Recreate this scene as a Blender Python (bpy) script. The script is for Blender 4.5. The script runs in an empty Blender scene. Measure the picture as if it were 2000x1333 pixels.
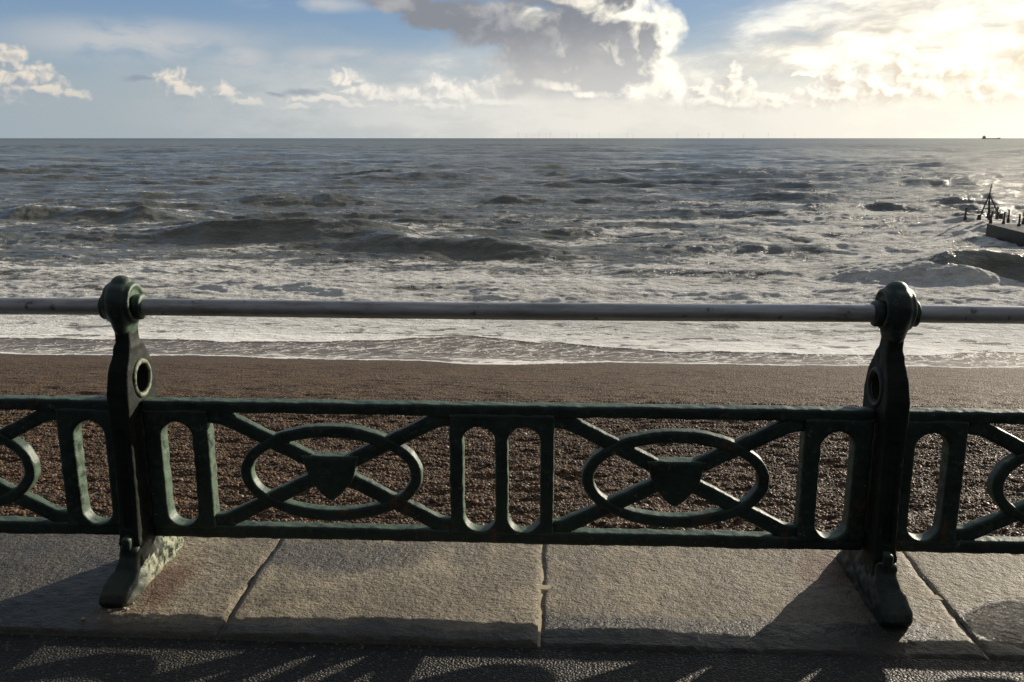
import bpy, bmesh, math, random
import numpy as np
from math import radians, sin, cos, pi

# ------------------------------------------------------------------ camera, world, sun
scene = bpy.context.scene
col = scene.collection
random.seed(7)

cd = bpy.data.cameras.new("camera")
cam = bpy.data.objects.new("camera", cd)
col.objects.link(cam)
cam.location = (0.0, -3.0, 1.66)
cam.rotation_euler = (radians(90 - 12.875), 0, radians(2.692))
cd.sensor_width = 36.0
cd.lens = 31.21
cd.clip_start = 0.05
cd.clip_end = 90000
scene.camera = cam

SUN_AZ = radians(44.0)      # to the right of the sea view (+y), clockwise
SUN_EL = radians(16.8)
SUN_STRENGTH = 5.0
SKY_GAIN = 1.0

scene.view_settings.view_transform = 'Standard'
scene.view_settings.look = 'None'
scene.view_settings.exposure = 0.2
scene.view_settings.gamma = 1.0

sd = bpy.data.lights.new("sun", 'SUN')
sd.energy = SUN_STRENGTH
sd.angle = radians(0.5)
sd.color = (1.0, 0.89, 0.73)
sun = bpy.data.objects.new("sun", sd)
col.objects.link(sun)
sun.rotation_euler = (radians(90) - SUN_EL, 0, -SUN_AZ + pi)
# a sun lamp shines along its -Z; this turns it so that light comes from (sin az, cos az)
from mathutils import Vector
sun_dir = Vector((sin(SUN_AZ) * cos(SUN_EL), cos(SUN_AZ) * cos(SUN_EL), sin(SUN_EL)))
sun.rotation_euler = sun_dir.to_track_quat('Z', 'Y').to_euler()


# ---- node helpers: arithmetic on sockets
class S:
    def __init__(self, nt, sock):
        self.nt, self.s = nt, sock

    def _m(self, op, *a, clamp=False):
        n = self.nt.nodes.new('ShaderNodeMath')
        n.operation = op
        n.use_clamp = clamp
        for i, v in enumerate(a):
            if isinstance(v, S):
                self.nt.links.new(v.s, n.inputs[i])
            else:
                n.inputs[i].default_value = float(v)
        return S(self.nt, n.outputs[0])

    def __add__(self, o): return self._m('ADD', self, o)
    def __radd__(self, o): return self._m('ADD', self, o)
    def __sub__(self, o): return self._m('SUBTRACT', self, o)
    def __rsub__(self, o): return self._m('SUBTRACT', o, self)
    def __mul__(self, o): return self._m('MULTIPLY', self, o)
    def __rmul__(self, o): return self._m('MULTIPLY', self, o)
    def __truediv__(self, o): return self._m('DIVIDE', self, o)
    def min(self, o): return self._m('MINIMUM', self, o)
    def max(self, o): return self._m('MAXIMUM', self, o)
    def pow(self, o): return self._m('POWER', self, o)
    def exp(self): return self._m('EXPONENT', self)
    def abs(self): return self._m('ABSOLUTE', self)
    def clamp(self): return self._m('ADD', self, 0.0, clamp=True)

    def smooth(self, a, b, lo=0.0, hi=1.0):
        n = self.nt.nodes.new('ShaderNodeMapRange')
        n.interpolation_type = 'SMOOTHSTEP'
        self.nt.links.new(self.s, n.inputs[0])
        flip = a > b
        if flip:
            a, b, lo, hi = b, a, hi, lo
        n.inputs[1].default_value = a
        n.inputs[2].default_value = b
        n.inputs[3].default_value = lo
        n.inputs[4].default_value = hi
        return S(self.nt, n.outputs[0])


class G:
    """thin wrapper round a node tree"""
    dim = '3D'

    def __init__(self, nt):
        self.nt = nt

    def new(self, t, **kw):
        n = self.nt.nodes.new(t)
        for k, v in kw.items():
            setattr(n, k, v)
        return n

    def link(self, a, b):
        self.nt.links.new(a.s if isinstance(a, S) else a, b)

    def put(self, node, i, v):
        if isinstance(v, S):
            self.nt.links.new(v.s, node.inputs[i])
        elif hasattr(v, 'is_output'):
            self.nt.links.new(v, node.inputs[i])
        else:
            node.inputs[i].default_value = v

    def vec(self, x, y, z=0.0):
        n = self.new('ShaderNodeCombineXYZ')
        for i, v in enumerate((x, y, z)):
            self.put(n, i, v)
        return n.outputs[0]

    def sep(self, v):
        n = self.new('ShaderNodeSeparateXYZ')
        self.link(v, n.inputs[0])
        return [S(self.nt, o) for o in n.outputs]

    def mad(self, v, mul, add):
        n = self.new('ShaderNodeVectorMath', operation='MULTIPLY_ADD')
        self.link(v, n.inputs[0])
        n.inputs[1].default_value = mul
        n.inputs[2].default_value = add
        return n.outputs[0]

    def vadd(self, a, b):
        n = self.new('ShaderNodeVectorMath', operation='ADD')
        self.put(n, 0, a)
        self.put(n, 1, b)
        return n.outputs[0]

    def length(self, v):
        n = self.new('ShaderNodeVectorMath', operation='LENGTH')
        self.link(v, n.inputs[0])
        return S(self.nt, n.outputs['Value'])

    def noise(self, v, scale, detail=4.0, rough=0.5, dist=0.0, color=False):
        n = self.new('ShaderNodeTexNoise', noise_dimensions=self.dim)
        self.link(v, n.inputs['Vector'])
        n.inputs['Scale'].default_value = scale
        n.inputs['Detail'].default_value = detail
        n.inputs['Roughness'].default_value = rough
        n.inputs['Distortion'].default_value = dist
        return n.outputs['Color'] if color else S(self.nt, n.outputs[0])

    def voronoi(self, v, scale, feature='F1', rnd=1.0):
        n = self.new('ShaderNodeTexVoronoi', feature=feature, voronoi_dimensions=self.dim)
        self.link(v, n.inputs['Vector'])
        n.inputs['Scale'].default_value = scale
        n.inputs['Randomness'].default_value = rnd
        return n

    def mix(self, f, a, b):
        n = self.new('ShaderNodeMix', data_type='RGBA')
        self.put(n, 0, f)
        for i, v in ((6, a), (7, b)):
            if isinstance(v, tuple):
                n.inputs[i].default_value = (*v, 1.0)
            else:
                self.link(v, n.inputs[i])
        return n.outputs[2]

    def attr(self, name):
        n = self.new('ShaderNodeAttribute', attribute_name=name)
        return S(self.nt, n.outputs['Fac'])

    def bump(self, h, strength, dist, normal=None):
        n = self.new('ShaderNodeBump')
        self.put(n, 'Strength', strength) if False else None
        n.inputs['Strength'].default_value = strength
        n.inputs['Distance'].default_value = dist
        self.link(h, n.inputs['Height'])
        if normal is not None:
            self.link(normal, n.inputs['Normal'])
        return n.outputs[0]


# ---- sky: a clear Nishita sky with a bank of cumulus, veils and sea haze mixed over it
world = bpy.data.worlds.new("World")
scene.world = world
world.use_nodes = True
wt = world.node_tree
wt.nodes.clear()
g = G(wt)
g.dim = '2D'
tc = g.new('ShaderNodeTexCoord')
dx, dy, dz = g.sep(tc.outputs['Generated'])
az = dx._m('ARCTAN2', dx, dy)
el = dz._m('ARCSINE', dz)
P = g.vec(az, el, 0.0)

sky = g.new('ShaderNodeTexSky')
sky.sky_type = 'NISHITA'
sky.sun_disc = False
sky.sun_elevation = SUN_EL
sky.sun_rotation = SUN_AZ
sky.altitude = 10
sky.air_density = 1.0
sky.dust_density = 1.0
sky.ozone_density = 2.0
scl = g.new('ShaderNodeVectorMath', operation='SCALE')
g.link(sky.outputs[0], scl.inputs[0])
scl.inputs['Scale'].default_value = 0.085
clear = scl.outputs[0]

# nearness to the sun (0 far .. 1 at the sun)
dotn = g.new('ShaderNodeVectorMath', operation='DOT_PRODUCT')
g.link(tc.outputs['Generated'], dotn.inputs[0])
dotn.inputs[1].default_value = tuple(sun_dir)
ang = S(wt, dotn.outputs['Value'])._m('ARCCOSINE', S(wt, dotn.outputs['Value']).min(1.0).max(-1.0))
near = ((ang + 0.10) * (-1 / 0.42)).exp()                     # forward scattering


CUM = [(-0.5446, 0.0732, 0.0190, 0.0150), (-0.527, 0.0575, 0.0230, 0.0142), (-0.5153, 0.0446, 0.0240, 0.0105), (-0.4887, 0.0413, 0.0149, 0.0073), (-0.555, 0.050, 0.03, 0.018),
       (-0.4002, 0.0569, 0.0207, 0.0129), (-0.3864, 0.0461, 0.0229, 0.0081), (-0.3489, 0.0446, 0.0183, 0.0122), (-0.3292, 0.0351, 0.0195, 0.0051),
       (-0.2279, 0.0596, 0.0203, 0.0104), (-0.2122, 0.0482, 0.031, 0.0084), (-0.1798, 0.0421, 0.040, 0.0063), (-0.1256, 0.0551, 0.0185, 0.0115), (-0.1081, 0.0445, 0.0329, 0.0116), (-0.0692, 0.0488, 0.0252, 0.0158), (-0.2771, 0.0329, 0.0213, 0.0042), (-0.2182, 0.0349, 0.0421, 0.0063), (-0.13, 0.034, 0.06, 0.008), (-0.17, 0.043, 0.07, 0.010), (-0.06, 0.038, 0.06, 0.009), (-0.24, 0.040, 0.05, 0.006)]
CUR = [(0.1557, 0.052, 0.0158, 0.0135), (0.1879, 0.063, 0.0093, 0.0123), (0.193, 0.0464, 0.0291, 0.0155), (0.2297, 0.0408, 0.0164, 0.0077), (0.175, 0.036, 0.05, 0.010),
       (0.2937, 0.0611, 0.0196, 0.0209), (0.326, 0.0529, 0.0154, 0.0198), (0.3506, 0.0695, 0.016, 0.0258), (0.3711, 0.0495, 0.0302, 0.020), (0.2688, 0.0636, 0.0297, 0.0035), (0.4061, 0.063, 0.0265, 0.0142), (0.4385, 0.0479, 0.0399, 0.0181), (0.345, 0.043, 0.05, 0.014), (0.47, 0.07, 0.03, 0.02), (0.22, 0.036, 0.08, 0.012), (0.30, 0.042, 0.06, 0.014)]
BIG = [(-0.1655, 0.1385, 0.0459, 0.0120), (-0.115, 0.128, 0.0556, 0.0190), (-0.0652, 0.1188, 0.0656, 0.0273), (-0.003, 0.0936, 0.0719, 0.0455), (0.0683, 0.0853, 0.0674, 0.0561), (0.1081, 0.1054, 0.0287, 0.0353), (-0.0025, 0.0515, 0.0817, 0.0223), (0.1128, 0.0559, 0.0243, 0.0207), (0.05, 0.12, 0.07, 0.04), (0.03, 0.045, 0.09, 0.014),
       (0.02, 0.16, 0.10, 0.035), (-0.08, 0.162, 0.12, 0.022)]


def blobs(p, lst):
    out = None
    for (a, e, ra, re) in lst:
        l = g.length(g.mad(p, (1 / ra, 1 / re, 1.0), (-a / ra, -e / re, 0.0)))
        out = l if out is None else out._m('SMOOTH_MIN', out, l, 0.15)
    return 1.0 - out


def warp(p, scale, amp, seed):
    n = g.noise(g.mad(p, (1, 1.25, 1), (seed, seed * 0.7, 0)), scale, 2.0, 0.55, color=True)
    return g.vadd(p, g.mad(n, (amp, amp * 0.7, 0), (-0.5 * amp, -0.35 * amp, 0)))


def puff(p, scale, seed, va, det=5.0):
    q = g.mad(p, (1, 1.15, 1), (seed, seed * 1.7, 0))
    n1 = g.noise(q, scale, det, 0.62, 0.35)
    v1 = S(wt, g.voronoi(q, scale * 1.7).outputs['Distance'])
    v2 = S(wt, g.voronoi(q, scale * 4.3).outputs['Distance'])
    return (n1 - 0.5) * 1.3 + (0.40 - v1) * va + (0.40 - v2) * va * 0.5


def density(p, w, lst, pscale, pamp, seed, va=0.42):
    """p: direction, w: the slow warp of it"""
    return blobs(w, lst) + puff(w, pscale, seed, va) * pamp


# ---- the cheap part: clear blue, sea haze, bright fibrous sheet round the sun, unseen cloud overhead and behind shaped for the ambient light
blue = g.mix(el.smooth(0.02, 0.16), (0.31, 0.40, 0.49), (0.140, 0.250, 0.440))
clear = g.mix(0.72, clear, blue)
haze_col = g.mix(near.smooth(0.025, 0.12), (0.315, 0.370, 0.405), (0.65, 0.635, 0.59))
haze_col = g.mix(near.smooth(0.09, 0.33), haze_col, (1.08, 1.00, 0.83))
lowveil = g.noise(g.mad(P, (1, 2.6, 1), (5.0, 0, 0)), 8.0, 3.0, 0.55)
haze_amt = (el + (lowveil - 0.5) * -0.075).smooth(0.125, 0.015) * 0.95
c = g.mix(haze_amt, clear, haze_col)
rot = g.vec(az + el * 0.9, el - az * 0.13, 0.0)
vs = g.noise(g.mad(warp(rot, 9, 0.05, 6.0), (1, 4.2, 1), (0, 2.0, 0)), 8.0, 5.0, 0.60)
vs2 = g.noise(g.mad(warp(P, 12, 0.03, 8.0), (1, 2.2, 1), (0, 2.0, 0)), 16.0, 5.0, 0.58)
edge = az - 0.165 - (el - 0.142) * 1.2
sheet = (edge + (vs - 0.5) * 0.16).smooth(-0.01, 0.20) * el.smooth(0.62, 0.2) * (el + (vs2 - .5) * .03).smooth(0.050, 0.080) * az.smooth(1.6, 1.1)
sheet_t = near * 1.55 + (vs - 0.5) * 1.2 + (vs2 - 0.5) * 0.7 + (el - 0.10) * 1.2
sheet_col = g.mix(sheet_t.smooth(-0.12, 0.22), (0.50, 0.50, 0.50), (0.68, 0.64, 0.56))
sheet_col = g.mix(sheet_t.smooth(0.14, 0.62), sheet_col, (1.25, 1.15, 0.95))
c = g.mix(sheet * 0.95, c, sheet_col)
above = g.noise(g.mad(tc.outputs['Generated'], (1, 1, 1), (4, 0, 0)), 2.2, 3.0, 0.55).smooth(0.36, 0.56)
away = (el.smooth(0.22, 0.45) + az.abs().smooth(0.8, 1.2)).clamp()
c = g.mix(above * away * 0.85, c, g.mix(near.smooth(0.0, 0.5), (0.235, 0.24, 0.24), (0.85, 0.77, 0.62)))
rear_dark = (dy * -1.0 + dz * 0.35).smooth(-0.25, 0.45)  # dark sky behind the camera, added to lower the ambient light
c = g.mix(rear_dark * 0.93, c, g.mix(el.smooth(0.12, 0.5), g.mix(above, (0.022, 0.025, 0.030), (0.040, 0.043, 0.048)), g.mix(above, (0.085, 0.095, 0.110), (0.15, 0.155, 0.16))))
plain = c

# ---- the low band over the sea: veils, rows of cumulus, the one big cloud
W1 = warp(P, 42, 0.014, 3.1)
W2 = warp(P, 18, 0.022, 9.4)
sh = lambda w, x, y: g.mad(w, (1, 1, 1), (x, y, 0.0))      # a step towards the sun
d1 = density(P, W1, CUM, 40, 0.85, 3.1, 0.70)
d1s = density(P, sh(W1, .0045, .0040), CUM, 40, 0.85, 3.1, 0.70)
d3 = density(P, W1, CUR, 40, 1.05, 5.6, 0.65)
d3s = density(P, sh(W1, .0045, .0040), CUR, 40, 1.05, 5.6, 0.65)
d2 = density(P, W2, BIG, 27, 0.52, 9.4, 0.42)
d2s = density(P, sh(W2, .0085, .0075), BIG, 27, 0.52, 9.4, 0.42)

ve = g.noise(g.mad(warp(P, 10, 0.05, 2.0), (1, 2.6, 1), (1.0, 7.0, 0)), 9.0, 5.0, 0.56)
band = blobs(P, [(-0.43, 0.094, 0.11, 0.020), (-0.335, 0.082, 0.035, 0.012), (-0.22, 0.083, 0.07, 0.010), (-0.26, 0.135, 0.06, 0.008)]).smooth(-0.5, 0.8)
c = g.mix((ve.smooth(0.30, 0.60) * band * 0.85).clamp(), c, (0.49, 0.50, 0.51))


low = g.noise(g.mad(W1, (1, 3.0, 1), (2.0, 1.0, 0)), 13.0, 4.0, 0.55)
c = g.mix((low + (0.03 - (el - 0.035).abs()) * 6.0).smooth(0.38, 0.72) * az.smooth(-0.50, -0.15) * 0.55, c, g.mix(near.smooth(0.03, 0.14), (0.55, 0.57, 0.58), (0.82, 0.78, 0.70)))


def clouds(c, d, ds, shade, bright, gain, base, lo, amt):
    lit = ((d - ds) * gain + base).clamp()
    lit = (lit + ds.smooth(0.30, -0.10) * 0.35).clamp()
    return g.mix(d.smooth(-0.14, 0.58) * el.smooth(lo, lo + 0.045) * amt, c, g.mix(lit, shade, bright))


c = clouds(c, d1, d1s, g.mix(near.smooth(0.03, 0.10), (0.32, 0.36, 0.41), (0.56, 0.56, 0.55)), g.mix(near.smooth(0.03, 0.10), (0.70, 0.635, 0.54), (0.86, 0.82, 0.74)), 1.5, 0.40, 0.014, 0.97)
shade3 = g.mix(near.smooth(0.10, 0.40), (0.56, 0.54, 0.52), (0.88, 0.74, 0.53))
bright3 = g.mix(near.smooth(0.08, 0.36), (0.86, 0.82, 0.72), (1.35, 1.25, 1.02))
c = clouds(c, d3, d3s, shade3, bright3, 1.4, 0.45, 0.010, 0.92)
dk = blobs(W1, [(-0.2711, 0.0476, 0.0293, 0.0052), (-0.2948, 0.0458, 0.0157, 0.0031), (-0.4315, 0.0577, 0.0192, 0.0039), (0.455, 0.100, 0.012, 0.012), (0.45, 0.078, 0.03, 0.008), (0.33, 0.105, 0.035, 0.005)])
c = g.mix((dk + (vs2 - .5) * 1.2).smooth(-0.1, 0.8) * 0.6, c, g.mix(near.smooth(0.1, 0.4), (0.22, 0.26, 0.32), (0.72, 0.62, 0.46)))

ragged = g.noise(g.mad(W2, (1, 1.4, 1), (0, 11.0, 0)), 20.0, 5.0, 0.58)
lit2 = ((d2 - d2s) * 2.2 - 0.22).clamp() * (az - el * 0.9 + 0.10).smooth(-0.06, 0.10)
rim = d2s.smooth(0.42, -0.06) * (az - el * 0.2).smooth(-0.14, 0.02)
top_hole = blobs(W2, [(0.02, 0.140, 0.045, 0.012), (0.075, 0.128, 0.045, 0.012), (-0.02, 0.131, 0.02, 0.006)]) + (ragged - 0.5) * 2.4
column = blobs(W2, [(0.128, 0.095, 0.022, 0.042), (0.118, 0.062, 0.030, 0.022), (0.095, 0.050, 0.030, 0.014), (0.100, 0.130, 0.03, 0.02)]) + puff(W2, 40, 4.2, 0.5) * 1.0
lit2 = (lit2 * 0.9 + rim * 0.8 + top_hole.smooth(0.1, 1.0) * 0.8 + column.smooth(0.0, 0.7) * 0.75).clamp()
body = g.mix((el + (ragged - 0.5) * 0.05 - az * 0.10).smooth(0.128, 0.035), (0.225, 0.238, 0.268), (0.57, 0.555, 0.53))
body = g.mix(ragged.smooth(0.45, 0.75) * 0.4, body, (0.56, 0.56, 0.56))
body = g.mix((el + (ragged - 0.5) * 0.02).smooth(0.050, 0.036) * 0.6, body, (0.80, 0.78, 0.70))
col2 = g.mix(lit2, body, (1.06, 1.00, 0.84))
a2 = d2.smooth(-0.14, 0.34) * (el.smooth(0.024, 0.042) * 0.97 + 0.03)
c = g.mix(a2, c, col2)

bg0 = g.new('ShaderNodeBackground'); g.link(plain, bg0.inputs[0]); bg0.inputs[1].default_value = SKY_GAIN
bg1 = g.new('ShaderNodeBackground'); g.link(c, bg1.inputs[0]); bg1.inputs[1].default_value = SKY_GAIN
inband = el._m('LESS_THAN', el, 0.24) * el._m('GREATER_THAN', el, 0.0) * az._m('LESS_THAN', az.abs(), 0.72)
mxs = g.new('ShaderNodeMixShader')
g.link(inband, mxs.inputs[0]); g.link(bg0.outputs[0], mxs.inputs[1]); g.link(bg1.outputs[0], mxs.inputs[2])
wo = g.new('ShaderNodeOutputWorld')
g.link(mxs.outputs[0], wo.inputs[0])
world.cycles.sampling_method = 'NONE'
scene.cycles.max_bounces = 5
scene.cycles.diffuse_bounces = 2
scene.cycles.glossy_bounces = 2


# ------------------------------------------------------------------ numpy helpers
def hash2(ix, iy, seed):
    h = (ix.astype(np.int64) * 374761393 + iy.astype(np.int64) * 668265263 + seed * 1442695041) & 0xFFFFFFFF
    h = ((h ^ (h >> 13)) * 1274126177) & 0xFFFFFFFF
    return (h ^ (h >> 16)) & 0xFFFFFFFF


def perlin(x, y, seed=0):
    ix = np.floor(x); iy = np.floor(y)
    fx = x - ix; fy = y - iy
    ux = fx * fx * fx * (fx * (fx * 6 - 15) + 10)
    uy = fy * fy * fy * (fy * (fy * 6 - 15) + 10)

    def gr(ox, oy):
        a = hash2(ix + ox, iy + oy, seed) / 4294967296.0 * 2 * pi
        return np.cos(a) * (fx - ox) + np.sin(a) * (fy - oy)
    a = gr(0, 0) * (1 - ux) + gr(1, 0) * ux
    b = gr(0, 1) * (1 - ux) + gr(1, 1) * ux
    return (a * (1 - uy) + b * uy) * 1.5


def fbm(x, y, octs=4, seed=0, gain=0.5):
    s = 0.0; a = 1.0; t = 0.0
    for o in range(octs):
        s = s + a * perlin(x * 2 ** o + 17.3 * o, y * 2 ** o - 9.1 * o, seed + o)
        t += a
        a *= gain
    return s / t


def sstep(x, a, b):
    t = np.clip((x - a) / (b - a), 0, 1)
    return t * t * (3 - 2 * t)


def mesh_np(name, V, F, mat=None, smooth=True):
    me = bpy.data.meshes.new(name)
    V = np.asarray(V, np.float32); F = np.asarray(F, np.int32)
    me.vertices.add(len(V)); me.vertices.foreach_set('co', V.ravel())
    k = F.shape[1]
    me.loops.add(F.size); me.loops.foreach_set('vertex_index', F.ravel())
    me.polygons.add(len(F))
    me.polygons.foreach_set('loop_start', np.arange(0, F.size, k, dtype=np.int32))
    me.polygons.foreach_set('loop_total', np.full(len(F), k, np.int32))
    me.update(calc_edges=True)
    me.polygons.foreach_set('use_smooth', np.full(len(F), smooth))
    if mat:
        me.materials.append(mat)
    return me


def grid_faces(nr, nc):
    i = np.arange(nr - 1)[:, None] * nc + np.arange(nc - 1)[None, :]
    return np.stack([i, i + 1, i + nc + 1, i + nc], -1).reshape(-1, 4)


def surface_nets(f, org, h):
    """isosurface f = 0 (inside negative) of a regular grid as quads"""
    nx, ny, nz = f.shape
    acc = np.zeros((nx - 1, ny - 1, nz - 1, 3)); cnt = np.zeros((nx - 1, ny - 1, nz - 1))
    sl = lambda o, n: slice(o, n - 1 + o)
    for ax in range(3):
        for o1 in (0, 1):
            for o2 in (0, 1):
                oth = [a for a in range(3) if a != ax]
                o = [0, 0, 0]; o[oth[0]] = o1; o[oth[1]] = o2
                a = f[sl(o[0], nx), sl(o[1], ny), sl(o[2], nz)]
                o[ax] = 1
                b = f[sl(o[0], nx), sl(o[1], ny), sl(o[2], nz)]
                m = (a < 0) != (b < 0)
                t = np.where(m, a / np.where(m, a - b, 1), 0)
                for k in range(3):
                    if k == ax:
                        acc[..., k] += t * m
                    else:
                        acc[..., k] += o[k] * m
                cnt += m
    act = cnt > 0
    idx = -np.ones(act.shape, np.int64); idx[act] = np.arange(act.sum())
    I = np.argwhere(act)
    V = (I + acc[act] / cnt[act][:, None]) * h + np.array(org)
    Fs = []
    for ax in range(3):
        o = [0, 0, 0]; o[ax] = 1
        a = f[:nx - o[0], :ny - o[1], :nz - o[2]]
        b = f[o[0]:, o[1]:, o[2]:]
        m = (a < 0) != (b < 0)
        u, v = [(1, 2), (2, 0), (0, 1)][ax]
        E = np.argwhere(m)
        ok = (E[:, u] > 0) & (E[:, v] > 0)
        for k in range(3):
            ok &= E[:, k] < act.shape[k]
        E = E[ok]
        flip = ~(a[tuple(E.T)] < 0)
        eu = np.zeros(3, int); eu[u] = 1
        ev = np.zeros(3, int); ev[v] = 1
        q = np.stack([idx[tuple((E - eu - ev).T)], idx[tuple((E - ev).T)], idx[tuple(E.T)], idx[tuple((E - eu).T)]], -1)
        q[flip] = q[flip][:, ::-1]
        Fs.append(q)
    return V, np.concatenate(Fs)


def smin(a, b, k):
    h = np.clip(0.5 + 0.5 * (b - a) / k, 0, 1)
    return b * (1 - h) + a * h - k * h * (1 - h)


def rbox(dx_, dy_, r):
    """combine two slab distances with a rounded edge"""
    a = dx_ + r; b = dy_ + r
    return np.hypot(np.maximum(a, 0), np.maximum(b, 0)) + np.minimum(np.maximum(a, b), 0) - r


def vnoise3(x, y, z, s, seed):
    return (perlin(x * s + z * s * 0.71, y * s - z * s * 0.63, seed) + perlin(y * s + 3.1, z * s + x * s * 0.37, seed + 5)) * 0.5


# ------------------------------------------------------------------ objects
def tag(o, label=None, cat=None, group=None, kind=None):
    if label: o['label'] = label
    if cat: o['category'] = cat
    if group: o['group'] = group
    if kind: o['kind'] = kind
    return o


def obj(name, me, parent=None, loc=None):
    o = bpy.data.objects.new(name, me)
    col.objects.link(o)
    if parent: o.parent = parent
    if loc: o.location = loc
    return o


def empty(name, loc=(0, 0, 0), rz=0.0):
    o = bpy.data.objects.new(name, None)
    o.empty_display_size = 0.1
    col.objects.link(o)
    o.location = loc
    o.rotation_euler = (0, 0, rz)
    return o


def copy_tree(o, parent=None):
    c_ = o.copy(); col.objects.link(c_)
    if parent: c_.parent = parent
    for ch in list(o.children):
        copy_tree(ch, c_)
    return c_


def bm_mesh(name, bm, mat, smooth=False):
    me = bpy.data.meshes.new(name)
    bmesh.ops.recalc_face_normals(bm, faces=bm.faces)
    bm.to_mesh(me); bm.free()
    me.materials.append(mat)
    if smooth:
        me.polygons.foreach_set('use_smooth', np.full(len(me.polygons), True))
    return me


def tube(bm, pts, r, n=8, cap=True):
    rings = []
    P_ = [Vector(p) for p in pts]
    R_ = r if isinstance(r, (list, tuple)) else [r] * len(P_)
    for i, p in enumerate(P_):
        d = (P_[min(i + 1, len(P_) - 1)] - P_[max(i - 1, 0)]).normalized()
        up = Vector((0, 0, 1)) if abs(d.z) < 0.9 else Vector((0, 1, 0))
        a = d.cross(up).normalized(); b = a.cross(d)
        rings.append([bm.verts.new(p + a * R_[i] * cos(t) + b * R_[i] * sin(t)) for t in [2 * pi * k / n for k in range(n)]])
    for A, B in zip(rings, rings[1:]):
        for k in range(n):
            bm.faces.new((A[k], A[(k + 1) % n], B[(k + 1) % n], B[k]))
    if cap:
        bm.faces.new(rings[0]); bm.faces.new(rings[-1][::-1])


def box(bm, x0, x1, y0, y1, z0, z1):
    v = [bm.verts.new((x, y, z)) for x in (x0, x1) for y in (y0, y1) for z in (z0, z1)]
    for q in ((0, 1, 3, 2), (4, 6, 7, 5), (0, 4, 5, 1), (2, 3, 7, 6), (0, 2, 6, 4), (1, 5, 7, 3)):
        bm.faces.new([v[i] for i in q])


# ------------------------------------------------------------------ materials
def material(name):
    m = bpy.data.materials.new(name)
    m.use_nodes = True
    nt = m.node_tree
    nt.nodes.clear()
    out = nt.nodes.new('ShaderNodeOutputMaterial')
    b = nt.nodes.new('ShaderNodeBsdfPrincipled')
    nt.links.new(b.outputs[0], out.inputs[0])
    return m, G(nt), b, out


def pos(g_):
    return g_.new('ShaderNodeNewGeometry').outputs['Position']


def objpos(g_):
    return g_.new('ShaderNodeTexCoord').outputs['Object']


# old cast iron under many coats of dark green paint
m_iron, g, b, _ = material("green_painted_iron")
p = pos(g)
x_, y_, z_ = g.sep(p)
n1 = g.noise(p, 9, 5, 0.6)
n2 = g.noise(p, 38, 5, 0.6)
n3 = g.noise(p, 160, 3, 0.6)
base = g.mix(n1.smooth(0.3, 0.7), (0.011, 0.022, 0.018), (0.023, 0.044, 0.035))
base = g.mix((n2 + (n3 - 0.5) * 0.5).smooth(0.58, 0.68) * 0.5, base, (0.075, 0.11, 0.08))
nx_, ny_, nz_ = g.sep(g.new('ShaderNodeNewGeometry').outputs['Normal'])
wind = (nx_.smooth(0.45, 0.85) * 0.75).max(nz_.smooth(0.6, 0.95) * 0.6) * (n2 + (n1 - 0.5) * 0.6).smooth(0.25, 0.55)  # paler on sun-facing and upward faces: sunlight put into the paint colour
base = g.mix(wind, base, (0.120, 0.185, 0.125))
edge = S(g.nt, g.new('ShaderNodeNewGeometry').outputs['Pointiness'])
worn = (edge + (n2 - 0.5) * 0.10).smooth(0.540, 0.60)
base = g.mix(worn * 0.6, base, (0.27, 0.30, 0.20))
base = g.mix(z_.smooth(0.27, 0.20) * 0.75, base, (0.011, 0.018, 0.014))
foot_m = z_.smooth(0.225, 0.15) * y_.smooth(-0.18, -0.08) * g.sep(g.new('ShaderNodeNewGeometry').outputs['Normal'])[0].smooth(0.0, 0.3)  # flaking paint, pale only on the sun-facing side: sunlight put into its colour
base = g.mix(foot_m * (n2 + (n1 - 0.5) * 0.6 + (n3 - .5) * .4).smooth(0.40, 0.56), base, (0.36, 0.385, 0.27))
rustf = (g.noise(g.mad(p, (1, 1, 0.45), (7, 3, 1)), 15, 5, 0.65) + (n3 - 0.5) * 0.3).smooth(0.62, 0.70)
base = g.mix(rustf * 0.8, base, (0.11, 0.050, 0.028))
lich = (g.noise(g.mad(p, (1, 1, 1), (2, 8, 4)), 24, 5, 0.65) + (n3 - .5) * .5).smooth(0.68, 0.76)
base = g.mix(lich * 0.6, base, (0.34, 0.35, 0.22))
low_r = z_.smooth(0.20, 0.09) * (n2 + (n1 - .5) * .5).smooth(0.54, 0.64)
base = g.mix(low_r * 0.55, base, (0.085, 0.036, 0.018))
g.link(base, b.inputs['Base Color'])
g.link((0.36 + n2 * 0.28 + rustf * 0.25), b.inputs['Roughness'])
b.inputs['Specular IOR Level'].default_value = 0.45
g.link(g.bump(n2 * 0.8 + n3 * 0.5, 0.35, 0.006), b.inputs['Normal'])

# the post shafts: the same paint almost black with soot and old rust
m_soot, g, b, _ = material("sooty_black_iron")
p = pos(g)
n1 = g.noise(p, 7, 5, 0.6)
n2 = g.noise(g.mad(p, (1, 1, 0.5), (3, 1, 0)), 30, 5, 0.62)
base = g.mix(n1.smooth(0.35, 0.7), (0.007, 0.011, 0.009), (0.018, 0.023, 0.018))
base = g.mix(n2.smooth(0.60, 0.72) * 0.5, base, (0.040, 0.024, 0.016))
edge = S(g.nt, g.new('ShaderNodeNewGeometry').outputs['Pointiness'])
worn = (edge + (n2 - 0.5) * 0.12).smooth(0.55, 0.62)
base = g.mix(worn * 0.75, base, (0.26, 0.27, 0.17))
g.link(base, b.inputs['Base Color'])
g.link(0.50 + n2 * 0.3, b.inputs['Roughness'])
b.inputs['Specular IOR Level'].default_value = 0.22
g.link(g.bump(n2 + n1, 0.6, 0.008), b.inputs['Normal'])

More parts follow.
